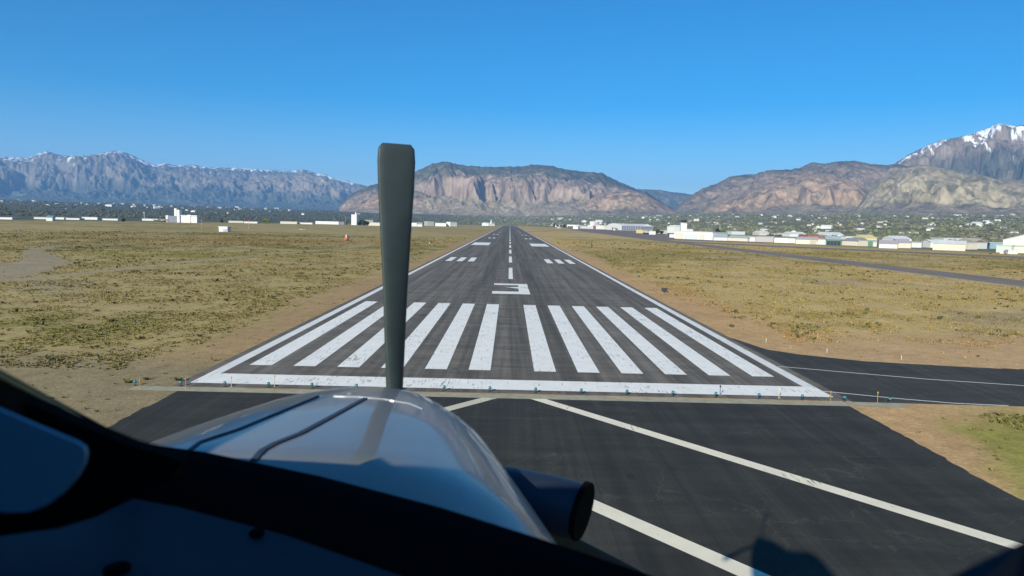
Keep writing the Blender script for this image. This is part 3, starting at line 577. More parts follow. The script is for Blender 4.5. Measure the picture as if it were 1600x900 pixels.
for a, c, y, hp, wl, lb in [(0, 19, 342.6, 2.2, 'white', 'thin white warehouse at the far left edge'), (53, 74, 342.2, 2.2, 'lgrey', 'pale warehouse left of the blue-roofed shed'), (84, 100, 342.6, 2.4, 'white', 'white warehouse right of the blue-roofed shed'), (103, 124, 343.1, 1.8, 'white', 'low white roofline left of the brightest far warehouse'),
    (128, 152, 342.9, 3, 'white', 'brightest far white warehouse on the left'), (160, 184, 344, 1.9, 'white', 'thin white warehouse between the bright one and the mast'), (222, 258, 344.6, 2.4, 'white', 'long white warehouse joined to the white elevator'), (357, 380, 347.8, 2.2, 'beigew', 'pale row building right of the white field hut'),
    (381, 402, 348.6, 2, 'white', 'thin pale row building in the far middle left'), (438, 464, 349.5, 3, 'cream', 'cream warehouse beside a light green tree'), (466, 488, 350, 2, 'white', 'thin white row left of the long white warehouse')]:
    Bd('warehouse', a, y, c, y+(c-a)*.022, hp, 20, wl, 'roofw', lb, group=GL)
Bd('shed', 72, 345.2, 82, 345.4, 4.6, 14, 'white', 'blue', 'white shed with a blue roof on the far left', rt='side', group=GL)
# grain elevator
def elevator():
    a = G(262, 347.2); sc = math.dist(a[:2], (CX, CY))/F
    A = Vector(G(262, 347.2)[:2]); B = Vector(G(308, 348.3)[:2]); d = B-A; L = d.length
    r = empty('grain_elevator', (A.x, A.y, 0), 'white grain elevator with ribbed silos and two tall head houses', 'grain elevator', rz=math.atan2(d.y, d.x)); u = L/46
    MB().box(0, 16*u, 0, 14, -.5, 9*sc).build('grey_annex', M['slate'], r)
    MB().box(-4*u, 0-.05, 2, 9, -.5, 9.5*sc).build('side_tower', M['white'], r)
    MB().box(10*u, 13.6*u, 1, 8, 9*sc+.01, 19.5*sc).build('head_house', M['white'], r)
    MB().box(15.2*u, 19*u, -1, 8, -.5, 17.5*sc).build('head_house', M['white'], r)
    for i in range(6): MB().lathe([(2.1*u, -.5), (2.1*u, 9.4*sc)], 14, (21.3*u+i*4.3*u, 3.5, 0)).build('silo', M['white'], r)
    MB().box(19.1*u, 45*u, 1.5, 10, -.5, 8.9*sc).build('silo_core', M['conc'], r)
    MB().box(31*u, 35.5*u, .3, 3, 0, 11*sc).build('stair_tower', M['conc'], r)
    MB().box(19.1*u, 45.5*u, 0.4, 10.3, 9.42*sc, 10.4*sc).build('gallery', M['white'], r)
elevator()
# small hut in the left field, masts, equipment
h = Bd('field_hut', 342, 361.8, 355.5, 362.2, 6.4, 4, 'white', 'roofw', 'small white hut with a grey door standing alone in the left field', 'hut', group=None, doors=[(.5, .96, .7, 'mauve')])
Bd('church', 753, 352.6, 760, 352.8, 3.4, 14, 'white', 'roofw', 'small white house beside the steepled church', 'house', rt='gable', group=None)
def spire(root, L, h, dp):
    MB().add([(-L*.12, 0, h), (L*.12, 0, h), (L*.12, 5, h), (-L*.12, 5, h), (0, 2.5, h*3.2)], [(0,1,4),(1,2,4),(2,3,4),(3,0,4)]).build('steeple', M['white'], root)
Bd('church', 763, 352.9, 773, 353.1, 3.4, 16, 'white', 'roofw', 'white church with a pointed steeple left of the runway end', 'church', rt='side', group=None, extra=spire)
def pole_at(kind, px, py, hpx, label, cat, parts, group=None):
    g = G(px, py); k = math.dist(g[:2], (CX, CY))/F; r = empty(kind, (g[0], g[1], 0), label, cat, group)
    parts(r, k*hpx, k); return r
def striped(r, h, k):
    for i in range(5): MB().tube([(0, 0, h*i/5+.002*i), (0, 0, h*(i+1)/5)], .13*k, 6).build('band', M['red' if i % 2 == 0 else 'white'], r)
    MB().box(-.6*k, .6*k, -.4*k, .4*k, h+.01, h+1.6*k).build('lamp', M['red'], r)
pole_at('mast', 540, 353, 12, 'red and white striped mast behind the red field box', 'mast', striped, 'striped masts on the left')
pole_at('mast', 315, 360.5, 14, 'thin striped mast left of the white field hut', 'mast', striped, 'striped masts on the left')
pole_at('mast', 388.5, 360, 13, 'thin striped mast right of the white field hut', 'mast', striped, 'striped masts on the left')
pole_at('mast', 225.5, 344.8, 10, 'white mast left of the grain elevator', 'mast', lambda r, h, k: (MB().tube([(0, 0, 0), (0, 0, h)], .25*k, 6).build('pole', M['white'], r), MB().lathe([(.3*k, h), (1*k, h+.5*k), (.8*k, h+1.5*k), (.1, h+1.9*k)], 8).build('tank', M['white'], r)))
pole_at('mast', 1291, 360, 6, 'thin pale mast among the town trees', 'mast', lambda r, h, k: MB().tube([(0, 0, 0), (0, 0, h)], .2*k, 6).build('pole', M['lgrey'], r))
pole_at('mast', 1124, 372, 20, 'grey radio mast behind the big white hangar', 'mast', lambda r, h, k: (MB().tube([(0, 0, 0), (0, 0, h)], .22*k, 6).build('pole', M['lgrey'], r), MB().tube([(-.8*k, 0, h*.8), (.8*k, 0, h*.8)], .1*k, 6).build('crossarm', M['lgrey'], r)))
def equip(r, h, k):
    MB().box(-2*k, 1.6*k, -2*k, 2*k, 0, 5*k).build('cabinet', M['red'], r)
    MB().box(1.9*k, 4.2*k, -1.5*k, 1.5*k, 0, 5.6*k).build('cabinet', M['dark'], r)
    MB().lathe([(.9*k, 5.01*k), (.9*k, 8*k), (.2*k, 9.4*k)], 10).build('beacon', M['white'], r)
pole_at('equipment_box', 541, 376, 9, 'red equipment box with white beacon in the left field', 'equipment box', equip)
def cone(r, h, k):
    MB().prism([(-.8*k, -.8*k), (.8*k, -.8*k), (.8*k, .8*k), (-.8*k, .8*k)], 0, .5*k).build('base', M['orange'], r)
    MB().lathe([(.7*k, .51*k), (.8*k, 2*k), (.3*k, 2.6*k)], 8).build('marker_head', M['orange'], r)
for px, py, lb in [(682, 376, 'orange field marker right of the propeller blade'), (703.5, 376, 'orange field marker nearest the runway edge')]:
    pole_at('field_marker', px, py, 3, lb, 'marker', cone, 'orange markers in the left field')
pole_at('field_marker', 671, 381, 3, 'white field marker left of the orange markers', 'marker', lambda r, h, k: (MB().tube([(0, 0, 0), (0, 0, 2*k)], .35*k, 6).build('post', M['post'], r), MB().lathe([(.5*k, 2*k), (.6*k, 3*k)], 8).build('marker_head', M['white'], r)))
def lightrow(r, h, k):
    for x in (-4, -1.4, 0, 1.4, 4):
        MB().tube([(x*k, 0, 0), (x*k, 0, 1.2*k)], .15*k, 6).build('stem', M['dark'], r); MB().lathe([(.4*k, 1.2*k), (.6*k, 1.8*k), (.2*k, 2.4*k)], 8, (x*k, 0, 0)).build('lamp', M['white'], r)
pole_at('approach_light_bar', 471.5, 360.5, 3, 'row of small white lamps far out in the left field', 'light bar', lightrow)

# dark guidance sign right of the runway
def guidance_sign(px, py):
    g = G(px, py); r = empty('guidance_sign', (g[0], g[1], 0), 'dark boxed guidance sign on the dirt right of the runway', 'sign')
    MB().box(-.5, .5, -.12, .12, .18, .82).build('sign_box', M['dark'], r); MB().box(-.44, .44, -.135, -.122, .24, .76).build('sign_face', M['dark'], r)
    for x in (-.38, .38): MB().tube([(x, 0, 0), (x, 0, .18)], .03, 6).build('leg', M['lgrey'], r)
guidance_sign(1038, 457)
# threshold lights
def thr_light(x, y, label, p0=None):
    if p0 is None:
        r = empty('threshold_light', (x, y, 0), label, 'runway light', 'teal threshold lights')
        MB().lathe([(.15, 0), (.15, .05), (.06, .06), (.05, .12)], 10).build('base', M['dark'], r)
        MB().tube([(0, 0, .1), (0, 0, .26)], .025, 8).build('stem', M['dark'], r)
        MB().lathe([(.09, .25), (.13, .27), (.135, .40), (.10, .47), (.03, .50)], 12).build('lens', M['teal'], r, smooth=True)
        MB().lathe([(.14, .385), (.145, .395)], 12).build('lens_ring', M['white'], r)
        r.scale = (.8, .8, .8); return r
    c = copy_tree(p0); c.location = (x, y, 0); c['label'] = label; return c
xs = [-26.1, -23, -20, -17, -14.0, -4.8, -1.6, 1.6, 4.8, 8, 11.2, 14.2, 17.2, 20.2, 23.1, 26.2]
lb = ['leftmost teal light, out on the bare dirt', 'second teal light from the left, at the left end of the threshold bar', 'teal light third from the left', 'teal light fourth from the left', 'teal light just left of the aircraft nose', 'teal light just right of the aircraft nose',
      'teal light above the apex of the left chevron arm', 'teal light above the start of the right chevron arm', 'teal light second right of the chevron apex', 'teal light third right of the chevron apex', 'teal light fourth right of the chevron apex', 'teal light beside the small dark stake, right half',
      'teal light between the small dark stake and the first yellow stake', 'teal light just right of the first yellow stake on the right', 'teal light at the right tip of the threshold bar', 'rightmost teal light, beside the last yellow stake']
p0 = None
for x, l in zip(xs, lb):
    o = thr_light(x, -.75+.35*(1-(x/26)**2)*1.5, l, p0); p0 = p0 or o
for x in (-10.9, -7.9):
    thr_light(x, -.4, 'teal light mostly hidden behind the aircraft nose', p0)
def stake(x, y, h, mt, label, grp):
    r = empty('marker_stake', (x, y, 0), label, 'marker', grp)
    MB().tube([(0, 0, 0), (0, 0, h)], .022, 6).build('post', M[mt], r)
    MB().box(-.09, .09, -.08, .08, 0, .02).build('base', M['beige'], r)
    MB().lathe([(.035, h-.02), (.06, h+.02), (.06, h+.09), (.03, h+.12)], 8).build('reflector', M[mt if mt != 'post' else 'yellow2'], r)
gs = 'yellow stakes beside the threshold lights'
for x, y, h, mt, l in [(-25.3, -1.6, .55, 'yellow2', 'yellow stake on the dirt, leftmost of all'), (-22.4, -1.2, .6, 'yellow2', 'yellow stake at the left tip of the threshold bar'), (-19.6, -.4, .6, 'rooft', 'tan stake standing over the left part of the threshold bar'), (-16.7, -.1, .7, 'rooft', 'tan stake second from the left tip of the bar'),
    (14.7, .3, .6, 'dark', 'small dark stake over the right part of the bar'), (18.7, -.2, .6, 'yel', 'pale yellow stake over the right end of the bar'), (22.0, -.9, .65, 'yellow2', 'yellow stake between the last bar light and the corner'), (25.2, -1.0, .7, 'yellow2', 'rightmost yellow stake beside the side taxiway')]:
    stake(x, y, h, mt, l, gs)
ge = 'white edge markers along the side taxiway'
for px, py, l in [(1197, 535, 'white post with dark top, nearest the runway edge'), (1292, 551, 'post with yellow top in the middle of the side taxiway edge'), (1408, 562, 'white post with dark top, right one by the side taxiway')]:
    g = G(px, py); stake(g[0], g[1], .42, 'post', l, ge)

# ------------------------------------------------------------------ vegetation
def leaf_blob(n, rx, ry, rz, cz, size, seed):
    """a crown of many small leaf faces in uneven lobes"""
    g = np.random.default_rng(seed); k = 7; lobes = g.normal(0, 1, (k, 3)); lobes /= np.linalg.norm(lobes, axis=1)[:, None]; lobes *= g.random((k, 1))**.4*.6; lr = .3+.3*g.random(k)
    idx = g.integers(0, k, n); d = g.normal(0, 1, (n, 3)); d /= np.linalg.norm(d, axis=1)[:, None]
    P = lobes[idx]+d*lr[idx][:, None]*(.65+.35*g.random((n, 1))); P *= [rx, ry, rz]; P[:, 2] += cz
    a = g.normal(0, 1, (n, 3)); a /= np.linalg.norm(a, axis=1)[:, None]; b = np.cross(a, g.normal(0, 1, (n, 3))); b /= np.linalg.norm(b, axis=1)[:, None]
    s = size*(.6+.8*g.random((n, 1))); V = np.stack([P-a*s, P+b*s*.8, P+a*s, P-b*s*.8], 1).reshape(-1, 3)
    return V, np.arange(4*n).reshape(-1, 4)
def tree(px, py, wpx, hpx, leaf, label, seed, kind='tree', group='trees among the airfield buildings'):
    g = G(px, py); k = math.dist(g[:2], (CX, CY))/F; r = empty(kind, (g[0], g[1], 0), label, 'tree', group)
    h = hpx*k; w_ = wpx*k/2; MB().tube([(0, 0, 0), (.1*w_, 0, h*.3), (0, .1*w_, h*.6)], [.05*h, .04*h, .02*h], 7).build('trunk', M['bark'], r)
    MB().tube([(0, 0, h*.25), (w_*.5, 0, h*.6)], [.025*h, .01*h], 5).build('limb', M['bark'], r)
    MB().tube([(0, 0, h*.28), (-w_*.5, .2*w_, h*.6)], [.025*h, .01*h], 5).build('limb', M['bark'], r)
    V, Fq = leaf_blob(420, w_*1.1, w_*1.1, h*.5, h*.55, .11*h, seed); np_mesh('crown', V, Fq, M[leaf], smooth=False, parent=r)
for i, a in enumerate([(1026.5, 366.2, 13, 8.5, 'leaf', 'round green tree in front of the long pale building'), (1034.5, 366.6, 5, 6, 'leafd', 'small dark tree right of the round green one'),
    (871, 355, 5, 4, 'leafd', 'small dark tree far right of the runway end'), (876, 355.6, 5, 5, 'leaf', 'green tree second right of the runway end'), (882, 355.8, 5, 5, 'leafd', 'dark tree left of the orange block'), (866, 354.6, 4, 6, 'leaf', 'thin green tree right of the runway end'),
    (562, 352.6, 7, 8, 'leafd', 'dark tree at the foot of the tan tower'), (569, 352.8, 8, 9, 'leafd', 'taller dark tree before the plant building'), (574, 352.8, 6, 7, 'leaf', 'dark tree left of the beige warehouse'),
    (416, 349.6, 15, 8, 'leafl', 'light green tree left of the cream warehouse'), (253, 347.6, 26, 5, 'leafl', 'low light green clump left of the grain elevator'),
    (347, 348.2, 5, 5, 'leafd', 'small dark tree behind the white field hut'), (1131, 373, 12, 14, 'leafl', 'light green tree behind the big white hangar'), (1122, 373, 8, 15, 'leafd', 'dark tree beside the radio mast'), (193, 347.5, 5, 7, 'leafd', 'dark tree standing alone on the far left')]):
    tree(*a, 100+i)
# far town woods: one mass of tree clumps
def far_woods(N):
    g = np.random.default_rng(5)
    a = g.uniform(-.80, .80, N); u = g.random(N)
    r0 = np.interp(a, [-.8, -.3, -.05, .05, .2, .45, .8], [1800, 2300, 2750, 2750, 1500, 850, 700])
    r1 = np.interp(a, [-.8, -.25, -.1, .05, .8], [11500, 10500, 6500, 6200, 5800])
    r = r0*(r1/r0)**(u**.9); x = CX+np.sin(a)*r; y = CY+np.cos(a)*r
    keep = (fbm(x/260, y/260, 4, 66)+.35*fbm(x/60, y/60, 3, 68)) > -.10-.18*(r < 2500); keep &= (a > -.04) | (g.random(N) < .6)
    keep &= ~((np.abs(x) < 60) & (y < 3000)) & ~((x > 100) & (x < 440) & (y < 1500) & (y < 3.2*x))
    x, y, r = x[keep], y[keep], r[keep]; n = len(x); s = (1.6+2.0*g.random(n))*(1+r/4500); hh = s*(.55+.6*g.random(n))
    # each clump: a rough eight-sided crown of three rings
    ang = np.arange(6)*2*np.pi/6; Vs = []; q = 1+.35*g.normal(0, 1, (n, 3, 6)); q = np.clip(q, .5, 1.6)
    z = rise(x, y)
    for j, (rr_, zz) in enumerate([(.75, .0), (1.0, .5), (.55, .95)]):
        Vs.append(np.stack([x[:, None]+s[:, None]*rr_*q[:, j]*np.cos(ang), y[:, None]+s[:, None]*rr_*q[:, j]*np.sin(ang), (z+hh*zz)[:, None]+hh[:, None]*.2*(q[:, j]-1)], -1))
    top = np.stack([x, y, z+hh*1.2], -1)[:, None]
    V = np.concatenate(Vs+[top], 1); base = np.arange(n)[:, None]*19; T = []
    for j in range(2):
        for i in range(6):
            a0, a1 = j*6+i, j*6+(i+1) % 6; T += [(a0, a1, a1+6), (a0, a1+6, a0+6)]
    T += [(12+i, 12+(i+1) % 6, 18) for i in range(6)]
    Fq = (base[:, None, :]+np.array(T)[None]).reshape(-1, 3)
    lf = np.clip((-a[keep]-.02)/.15, 0, 1)
    pal = np.array([[.125, .125, .085], [.15, .155, .09], [.19, .20, .095], [.17, .155, .115], [.19, .175, .13]])
    c = np.repeat(pal[g.choice(5, n, p=[.3, .28, .14, .14, .14])]*(.8+.4*g.random((n, 1)))*(1-.45*lf[:, None]), 19, 0)
    np_mesh('far_woods', V.reshape(-1, 3), Fq, M['leaf_attr'], c, smooth=False, label='mass of town trees spread below the mountains', category='woods') if False else \
    tag(np_mesh('far_woods', V.reshape(-1, 3), Fq, M['leaf_attr'], c, smooth=False), 'mass of town trees spread between the airfield and the mountains', 'woods', None, 'stuff')
far_woods(30000)
# houses of the town
def house_mesh(L, D_, h, seed):
    k = D_*.28; return MB().box(-L/2, L/2, -D_/2, D_/2, -2, h), MB().add([(-L/2-.4, -D_/2-.4, h+.01), (L/2+.4, -D_/2-.4, h+.01), (L/2+.4, D_/2+.4, h+.01), (-L/2-.4, D_/2+.4, h+.01), (-L/2-.4, 0, h+k), (L/2+.4, 0, h+k)], [(0,1,5,4),(2,3,4,5),(0,4,3),(1,2,5),(0,3,2,1)])
protos = []
for i, (L, D_, h, wl, rf) in enumerate([(13, 9, 4.5, 'beigew', 'roofg'), (18, 10, 5, 'cream', 'roofg'), (22, 14, 6, 'beigew', 'roofw'), (34, 18, 7, 'white', 'roofw')]):
    a, b = house_mesh(L, D_, h, i); ma = a.build('house', M[wl]); mb_ = b.build('roof', M[rf], ma); protos.append((ma, mb_))
def place_house(i, x, y, rz, sc, label, grp, first=[1]*4):
    ma, mb_ = protos[i]
    if first[i]: first[i] = 0; o = ma
    else:
        o = ma.copy(); COL.objects.link(o); c = mb_.copy(); COL.objects.link(c); c.parent = o
    o.location = (x, y, float(rise(np.array(x), np.array(y)))); o.rotation_euler = (0, 0, rz); o.scale = (sc, sc, sc)
    tag(o, label, 'house', grp)
g5 = np.random.default_rng(77); cnt = 0
for k in range(900):
    if cnt >= 250: break
    u = g5.random(); px = 1600*u if u < .3 else 830+g5.random()*790; a = az_of_px(px); right = a > .05
    r = g5.uniform(1500, 5200)**1.0 if right else g5.uniform(3300, 9500)
    if right and a > .3 and g5.random() < .5: r = g5.uniform(1000, 2600)
    x, y = CX+math.sin(a)*r, CY+math.cos(a)*r
    if abs(x) < 90 and y < 3000: continue
    if 100 < x < 440 and y < 1500 and y < 3.2*x: continue
    i = int(g5.choice(4, p=[.35, .3, .2, .15]))
    place_house(i, x, y, g5.uniform(0, 3.14), (.75 if r < 3000 else .95 if r < 6000 else 1.15)*g5.uniform(.6, 1.2),
        ('small pale house among the trees of the far town, right of the runway' if px > 796 else 'small pale house in the blue distance, left of the runway'),
        ('far town houses right of the runway' if px > 796 else 'far town houses left of the runway')); cnt += 1
# grass tufts and sage on the field
def tufts(name, N, label):
    g = np.random.default_rng(15)
    a = g.uniform(-.66, .66, N); r = 26*(520/26)**(g.random(N)**.75); x = CX+np.sin(a)*r; y = CY+np.cos(a)*r
    n1 = fbm(x/42, y/42, 5, 3); n2 = fbm(x/9, y/9, 5, 9); n4 = fbm(x/2.2, y/2.2, 3, 33)
    onp = (np.abs(x) < 23.8) & (y > -60); side = (x > 22) & (y > -3.3) & (y < np.interp(x, [22, 24, 27, 32, 40, 60, 170], [30, 24, 18.2, 15.3, 13.6, 11.5, 7.5])); side |= (x > 115) & (x < 134.5); side |= (x > 134) & (np.abs((x-133.6)*.76+(y-494)*.60) < 24)
    side |= (y < -.2) & (y > -2.5) & (np.abs(x) < 27.5)
    d = np.abs(x)-23.8; bare = (d < 5+5*n1+3*n2) | ((x < -20) & (y < 4+4*n2)) | ((x > 20) & (np.abs(y-14-.03*x) < 11-5*n2) & (y > 10)) | ((x > 22) & (y < -1) & (x+2.2*n2-.35*(y+12) < 25.5))
    tr = np.abs(x-np.interp(y, [30, 68, 83, 102, 132, 186, 320], [-88, -85.2, -83.8, -82, -81.9, -74, -52])) < 1.8
    tr |= np.abs(x-np.interp(y, [40, 80, 114, 135, 160, 191, 230], [-95, -100, -108, -122, -142, -156, -150])) < np.interp(y, [40, 80, 114, 135, 160, 191, 230], [14, 12, 6, 4, 3, 2, 1])
    p = .75*ss(-.5, .3, n2+n4*.6+.3*n1); p = np.where(bare | (tr & (y < 320)), .012, p); keep = ~onp & ~side & (g.random(N) < p)
    x, y, r, n1, n2, n4 = [q[keep] for q in (x, y, r, n1, n2, n4)]; n = len(x)
    sh = g.random(n) < (.012+.03*(n1 > .1)); s = np.where(sh, .22+.26*g.random(n), .09+.11*g.random(n))*(1+r/300)
    hh = s*np.where(sh, .6, .6)*(.6+.6*g.random(n)); B = 5
    th = g.random((n, B))*2*np.pi; ln = .35+.65*g.random((n, B)); wd = s[:, None]*(.35+.3*g.random((n, B)))
    bx = x[:, None]+np.cos(th)*s[:, None]*.25; by = y[:, None]+np.sin(th)*s[:, None]*.25
    tx_ = x[:, None]+np.cos(th)*s[:, None]*ln*.9; ty = y[:, None]+np.sin(th)*s[:, None]*ln*.9; tz = hh[:, None]*(.7+.5*g.random((n, B)))
    pxx, pyy = -np.sin(th)*wd*.5, np.cos(th)*wd*.5
    V = np.stack([np.stack([bx-pxx, by-pyy, 0*bx], -1), np.stack([bx+pxx, by+pyy, 0*bx], -1), np.stack([tx_+pxx*.7, ty+pyy*.7, tz], -1), np.stack([tx_-pxx*.7, ty-pyy*.7, tz*.9], -1)], 2).reshape(-1, 3)
    Fq = np.arange(len(V)).reshape(-1, 4)
    straw = np.array([.54, .42, .215]); ol = np.array([.38, .31, .15]); sg = np.array([.10, .095, .042]); gr = np.array([.15, .145, .052])
    c = field_color(x, y)*np.array([.64, .67, .56]); c = np.where(sh[:, None], np.where(g.random((n, 1)) < .6, sg, gr), c)
    gp = ((x > 23) & (y < -3))[:, None]; c = np.where(gp, (gr*1.15)*(1-.3*g.random((n, 1))), c)
    c = c*(.72+.5*g.random((n, 1))); c = np.repeat(c, 4*B, 0)
    tag(np_mesh(name, V, Fq, M['leaf_attr'], c, smooth=False), label, 'grass', None, 'stuff')
tufts('dry_grass', 300000, 'dry straw and olive bunchgrass covering the airfield')

# ------------------------------------------------------------------ the aircraft (local frame = camera position, y forward)
AC = empty('aircraft', (CX, CY, CH), 'blue-nosed propeller aircraft seen from its dark cockpit', 'aircraft')
paintb = nmat('blue_aircraft_paint', (.20, .188, .172), .44, [(1.5, 3, .08, U), (7, 4, .08, (1, .2, 1))], metal=.0, coat=.5, bump=.02)
black = nmat('black_rubber', (.004, .004, .004), .9, spec=.05)
dash = nmat('dark_blue_vinyl', (.012, .018, .032), .55, [(25, 3, .15, U)], spec=.4)
sealm = nmat('pale_window_seal', (.35, .28, .12), .7)
dpanel = nmat('blue_window_fill', (.12, .28, .38), .5)  # flat blue standing in for the view through the side window
bladem = nmat('dark_propeller', (.030, .042, .045), .5, [(8, 3, .15, U)], spec=.35)
shell = nmat('dark_cabin', (.02, .022, .028), .8, spec=.2)
steel = nmat('sooty_exhaust', (.014, .02, .038), .5, metal=.1)
X0 = -.53
ST = np.array([[2.92, -.80, .20, .22], [2.90, -.745, .28, .28], [2.80, -.688, .35, .35], [2.65, -.640, .425, .42], [2.4, -.598, .545, .48], [2.0, -.552, .655, .56], [1.5, -.512, .79, .64], [1.25, -.545, .835, .64], [1.0, -.61, .85, .62], [.9, -.66, .85, .60]])
def cowl_section(Y, n=64):
    zc, w_, h_ = [np.interp(-Y, -ST[:, 0], ST[:, k]) for k in (1, 2, 3)]; out = []
    for i in range(n):
        q = 2*math.pi*i/n; s_, c_ = math.sin(q), math.cos(q); e = .8
        out.append((X0+w_*math.copysign(abs(s_)**e, s_), Y, zc-h_+h_*math.copysign(abs(c_)**e, c_)))
    return out
def loft(rings, closed_ends=True):
    b = MB(); n = len(rings[0]); k = len(rings); vs = [p for r in rings for p in r]
    fs = [(i*n+j, i*n+(j+1) % n, (i+1)*n+(j+1) % n, (i+1)*n+j) for i in range(k-1) for j in range(n)]
    if closed_ends: fs += [tuple(range(n))[::-1], tuple((k-1)*n+j for j in range(n))]
    return b.add(vs, fs)
ys = list(np.linspace(.92, 2.6, 22))+[2.65, 2.7, 2.75, 2.8, 2.85, 2.88, 2.9, 2.91, 2.92]
cw = loft([cowl_section(y) for y in ys]); cowl = cw.build('cowling', paintb, AC, smooth=True)
bvh = BVHTree.FromPolygons([Vector(v) for v in cw.v], cw.f)
def on_cowl(px, py, off=.004):
    d = Vector(ray(px, py)).normalized(); h = bvh.ray_cast(Vector((0, 0, 0)), d)
    if h[0] is None: return None
    n = h[1] if h[1].dot(d) < 0 else -h[1]; return h[0]+n*off, n
def strip_on_cowl(name, pix, wd, mat, off=.004, parent=cowl):
    pts = []
    for (a, b), (c, d) in zip(pix[:-1], pix[1:]):
        for t_ in np.linspace(0, 1, 9)[:-1]:
            q = on_cowl(a+(c-a)*t_, b+(d-b)*t_, off)
            if q: pts.append(q)
    b = MB(); vs = []
    for i, (p, n) in enumerate(pts):
        t_ = (pts[min(i+1, len(pts)-1)][0]-pts[max(i-1, 0)][0]).normalized(); s = t_.cross(n).normalized()*wd/2
        vs += [p-s-n*.006, p-s, p+s, p+s-n*.006]
    fs = []
    for i in range(len(pts)-1):
        for j in range(3): fs.append((i*4+j, (i+1)*4+j, (i+1)*4+j+1, i*4+j+1))
    return b.add(vs, fs).build(name, mat, parent)
seam = nmat('dark_seam', (.03, .04, .06), .7)
strip_on_cowl('hinge', [(497, 620), (420, 652), (372, 672), (335, 684), (312, 692), (293, 707)], .008, seam)
strip_on_cowl('hinge', [(571, 623), (520, 651), (470, 678), (430, 694), (410, 705), (394, 723)], .014, seam)
lseam = nmat('bright_seam', (.5, .52, .55), .3, metal=.5)
strip_on_cowl('panel_seam', [(522, 619.5), (560, 620.5), (600, 624), (640, 631), (664, 641)], .006, lseam, .003)
# exhaust stack
ex = MB(); pts = [(-.16, 2.2, -.80), (-.02, 2.16, -.80), (.10, 2.08, -.815), (.175, 1.98, -.835)]
ex.tube([(-.14, 2.16, -.89), (-.03, 2.12, -.87), (.07, 2.07, -.85), (.15, 2.03, -.84), (.225, 2.0, -.845)], [.12, .115, .10, .088, .084], 28, cap=False)
exo = ex.build('exhaust_stack', steel, AC, smooth=True)
MB().tube([(.225, 2.0, -.84), (.240, 1.993, -.842)], [.087, .086], 28).build('exhaust_mouth', black, exo)
# propeller
HUB = Vector((-.506, 3.14, -1.012))
prop = empty('propeller', HUB); prop.parent = AC
MB().tube([(0, -.2, 0), (0, -.1, 0), (0, .12, 0), (0, .25, 0), (0, .34, 0)], [.2, .21, .17, .10, .01], 24).build('spinner', steel, prop, smooth=True)
def blade(k):
    rs = np.array([.12, .25, .45, .7, .95, 1.15, 1.27, 1.325, 1.345]); ch = np.array([.09, .11, .13, .14, .155, .17, .175, .165, .13]); be = np.radians([75, 68, 58, 48, 38, 31, 28, 27, 26]); th = np.array([.045, .03, .022, .018, .016, .012, .01, .008, .005])
    a = k*math.pi*2/3; rings = []
    for r, c, b_, t_ in zip(rs, ch, be, th):
        ring = []
        for i in range(14):
            q = 2*math.pi*i/14; u = math.cos(q)*c/2; v = math.sin(q)*t_
            x = u*math.cos(b_)-v*math.sin(b_); y = u*math.sin(b_)+v*math.cos(b_)
            ring.append((x*math.cos(a)+r*math.sin(a), y, -x*math.sin(a)+r*math.cos(a)))
        rings.append(ring)
    return loft(rings).build('blade', bladem, prop, smooth=True)
for k in range(3): blade(k)
# fuselage behind the nose: lower hull, cabin, bulkhead
def hull_ring(Y, w_, zt, zb, n=40, zs=None):
    return None
def ring_full(Y, w_, top, bot, n=48):
    c = (top+bot)/2; h_ = (top-bot)/2; return [(X0+w_*math.sin(2*math.pi*i/n), Y, c+h_*math.cos(2*math.pi*i/n)) for i in range(n)]
def ring_low(Y, w_, sill, bot, n=30):
    out = []
    for i in range(n+1):
        q = math.pi*i/n; out.append((X0+w_*math.cos(q), Y, sill-(sill-bot)*math.sin(q)))
    return out
b = MB(); rings = [ring_low(Y, w_, s_, bt) for Y, w_, s_, bt in ((.93, .735, -.60, -1.85), (.5, .775, -.55, -1.9), (.1, .79, -.5, -1.95), (-3.5, .8, -.5, -1.95))]
n = len(rings[0]); b.add([p for r in rings for p in r], [(i*n+j, i*n+j+1, (i+1)*n+j+1, (i+1)*n+j) for i in range(3) for j in range(n-1)]); b.build('lower_hull', paintb, AC, smooth=True)
TOP = .18
cab = MB(); n = 28
def arc(Y, w_, top, sill=-.5):
    out = []
    for i in range(n+1):
        q = math.pi*i/n; c_, s_ = math.cos(q), math.sin(q); out.append((X0+w_*math.copysign(abs(c_)**.5, c_), Y, sill+(top-sill)*abs(s_)**.5))
    return out
def cabshell(off, mat, name):
    rr_ = [arc(Y, w_+off, t_+off) for Y, w_, t_ in ((.0, .785, TOP), (-.15, .79, TOP+.04), (-.5, .8, TOP+.08), (-3.5, .8, TOP+.05))]; k = len(rr_[0]); q = MB()
    q.add([p for r in rr_ for p in r], [(i*k+j, i*k+j+1, (i+1)*k+j+1, (i+1)*k+j) for i in range(3) for j in range(k-1)]); return q.build(name, mat, AC, smooth=True)
cabshell(0, shell, 'cabin_lining'); cabshell(.02, paintb, 'cabin_roof')
MB().box(-1.345, -1.325, -.5, 1.12, -.9, .2).build('sun_block_wall', shell, AC)  # unseen slab added to keep the sun off the dash
MB().box(X0-.82, X0+.82, -3.5, -3.46, -1.9, .3).build('rear_bulkhead', shell, AC)
MB().box(X0-.7, X0+.7, -3.4, .9, -1.62, -1.58).build('cabin_floor', shell, AC)
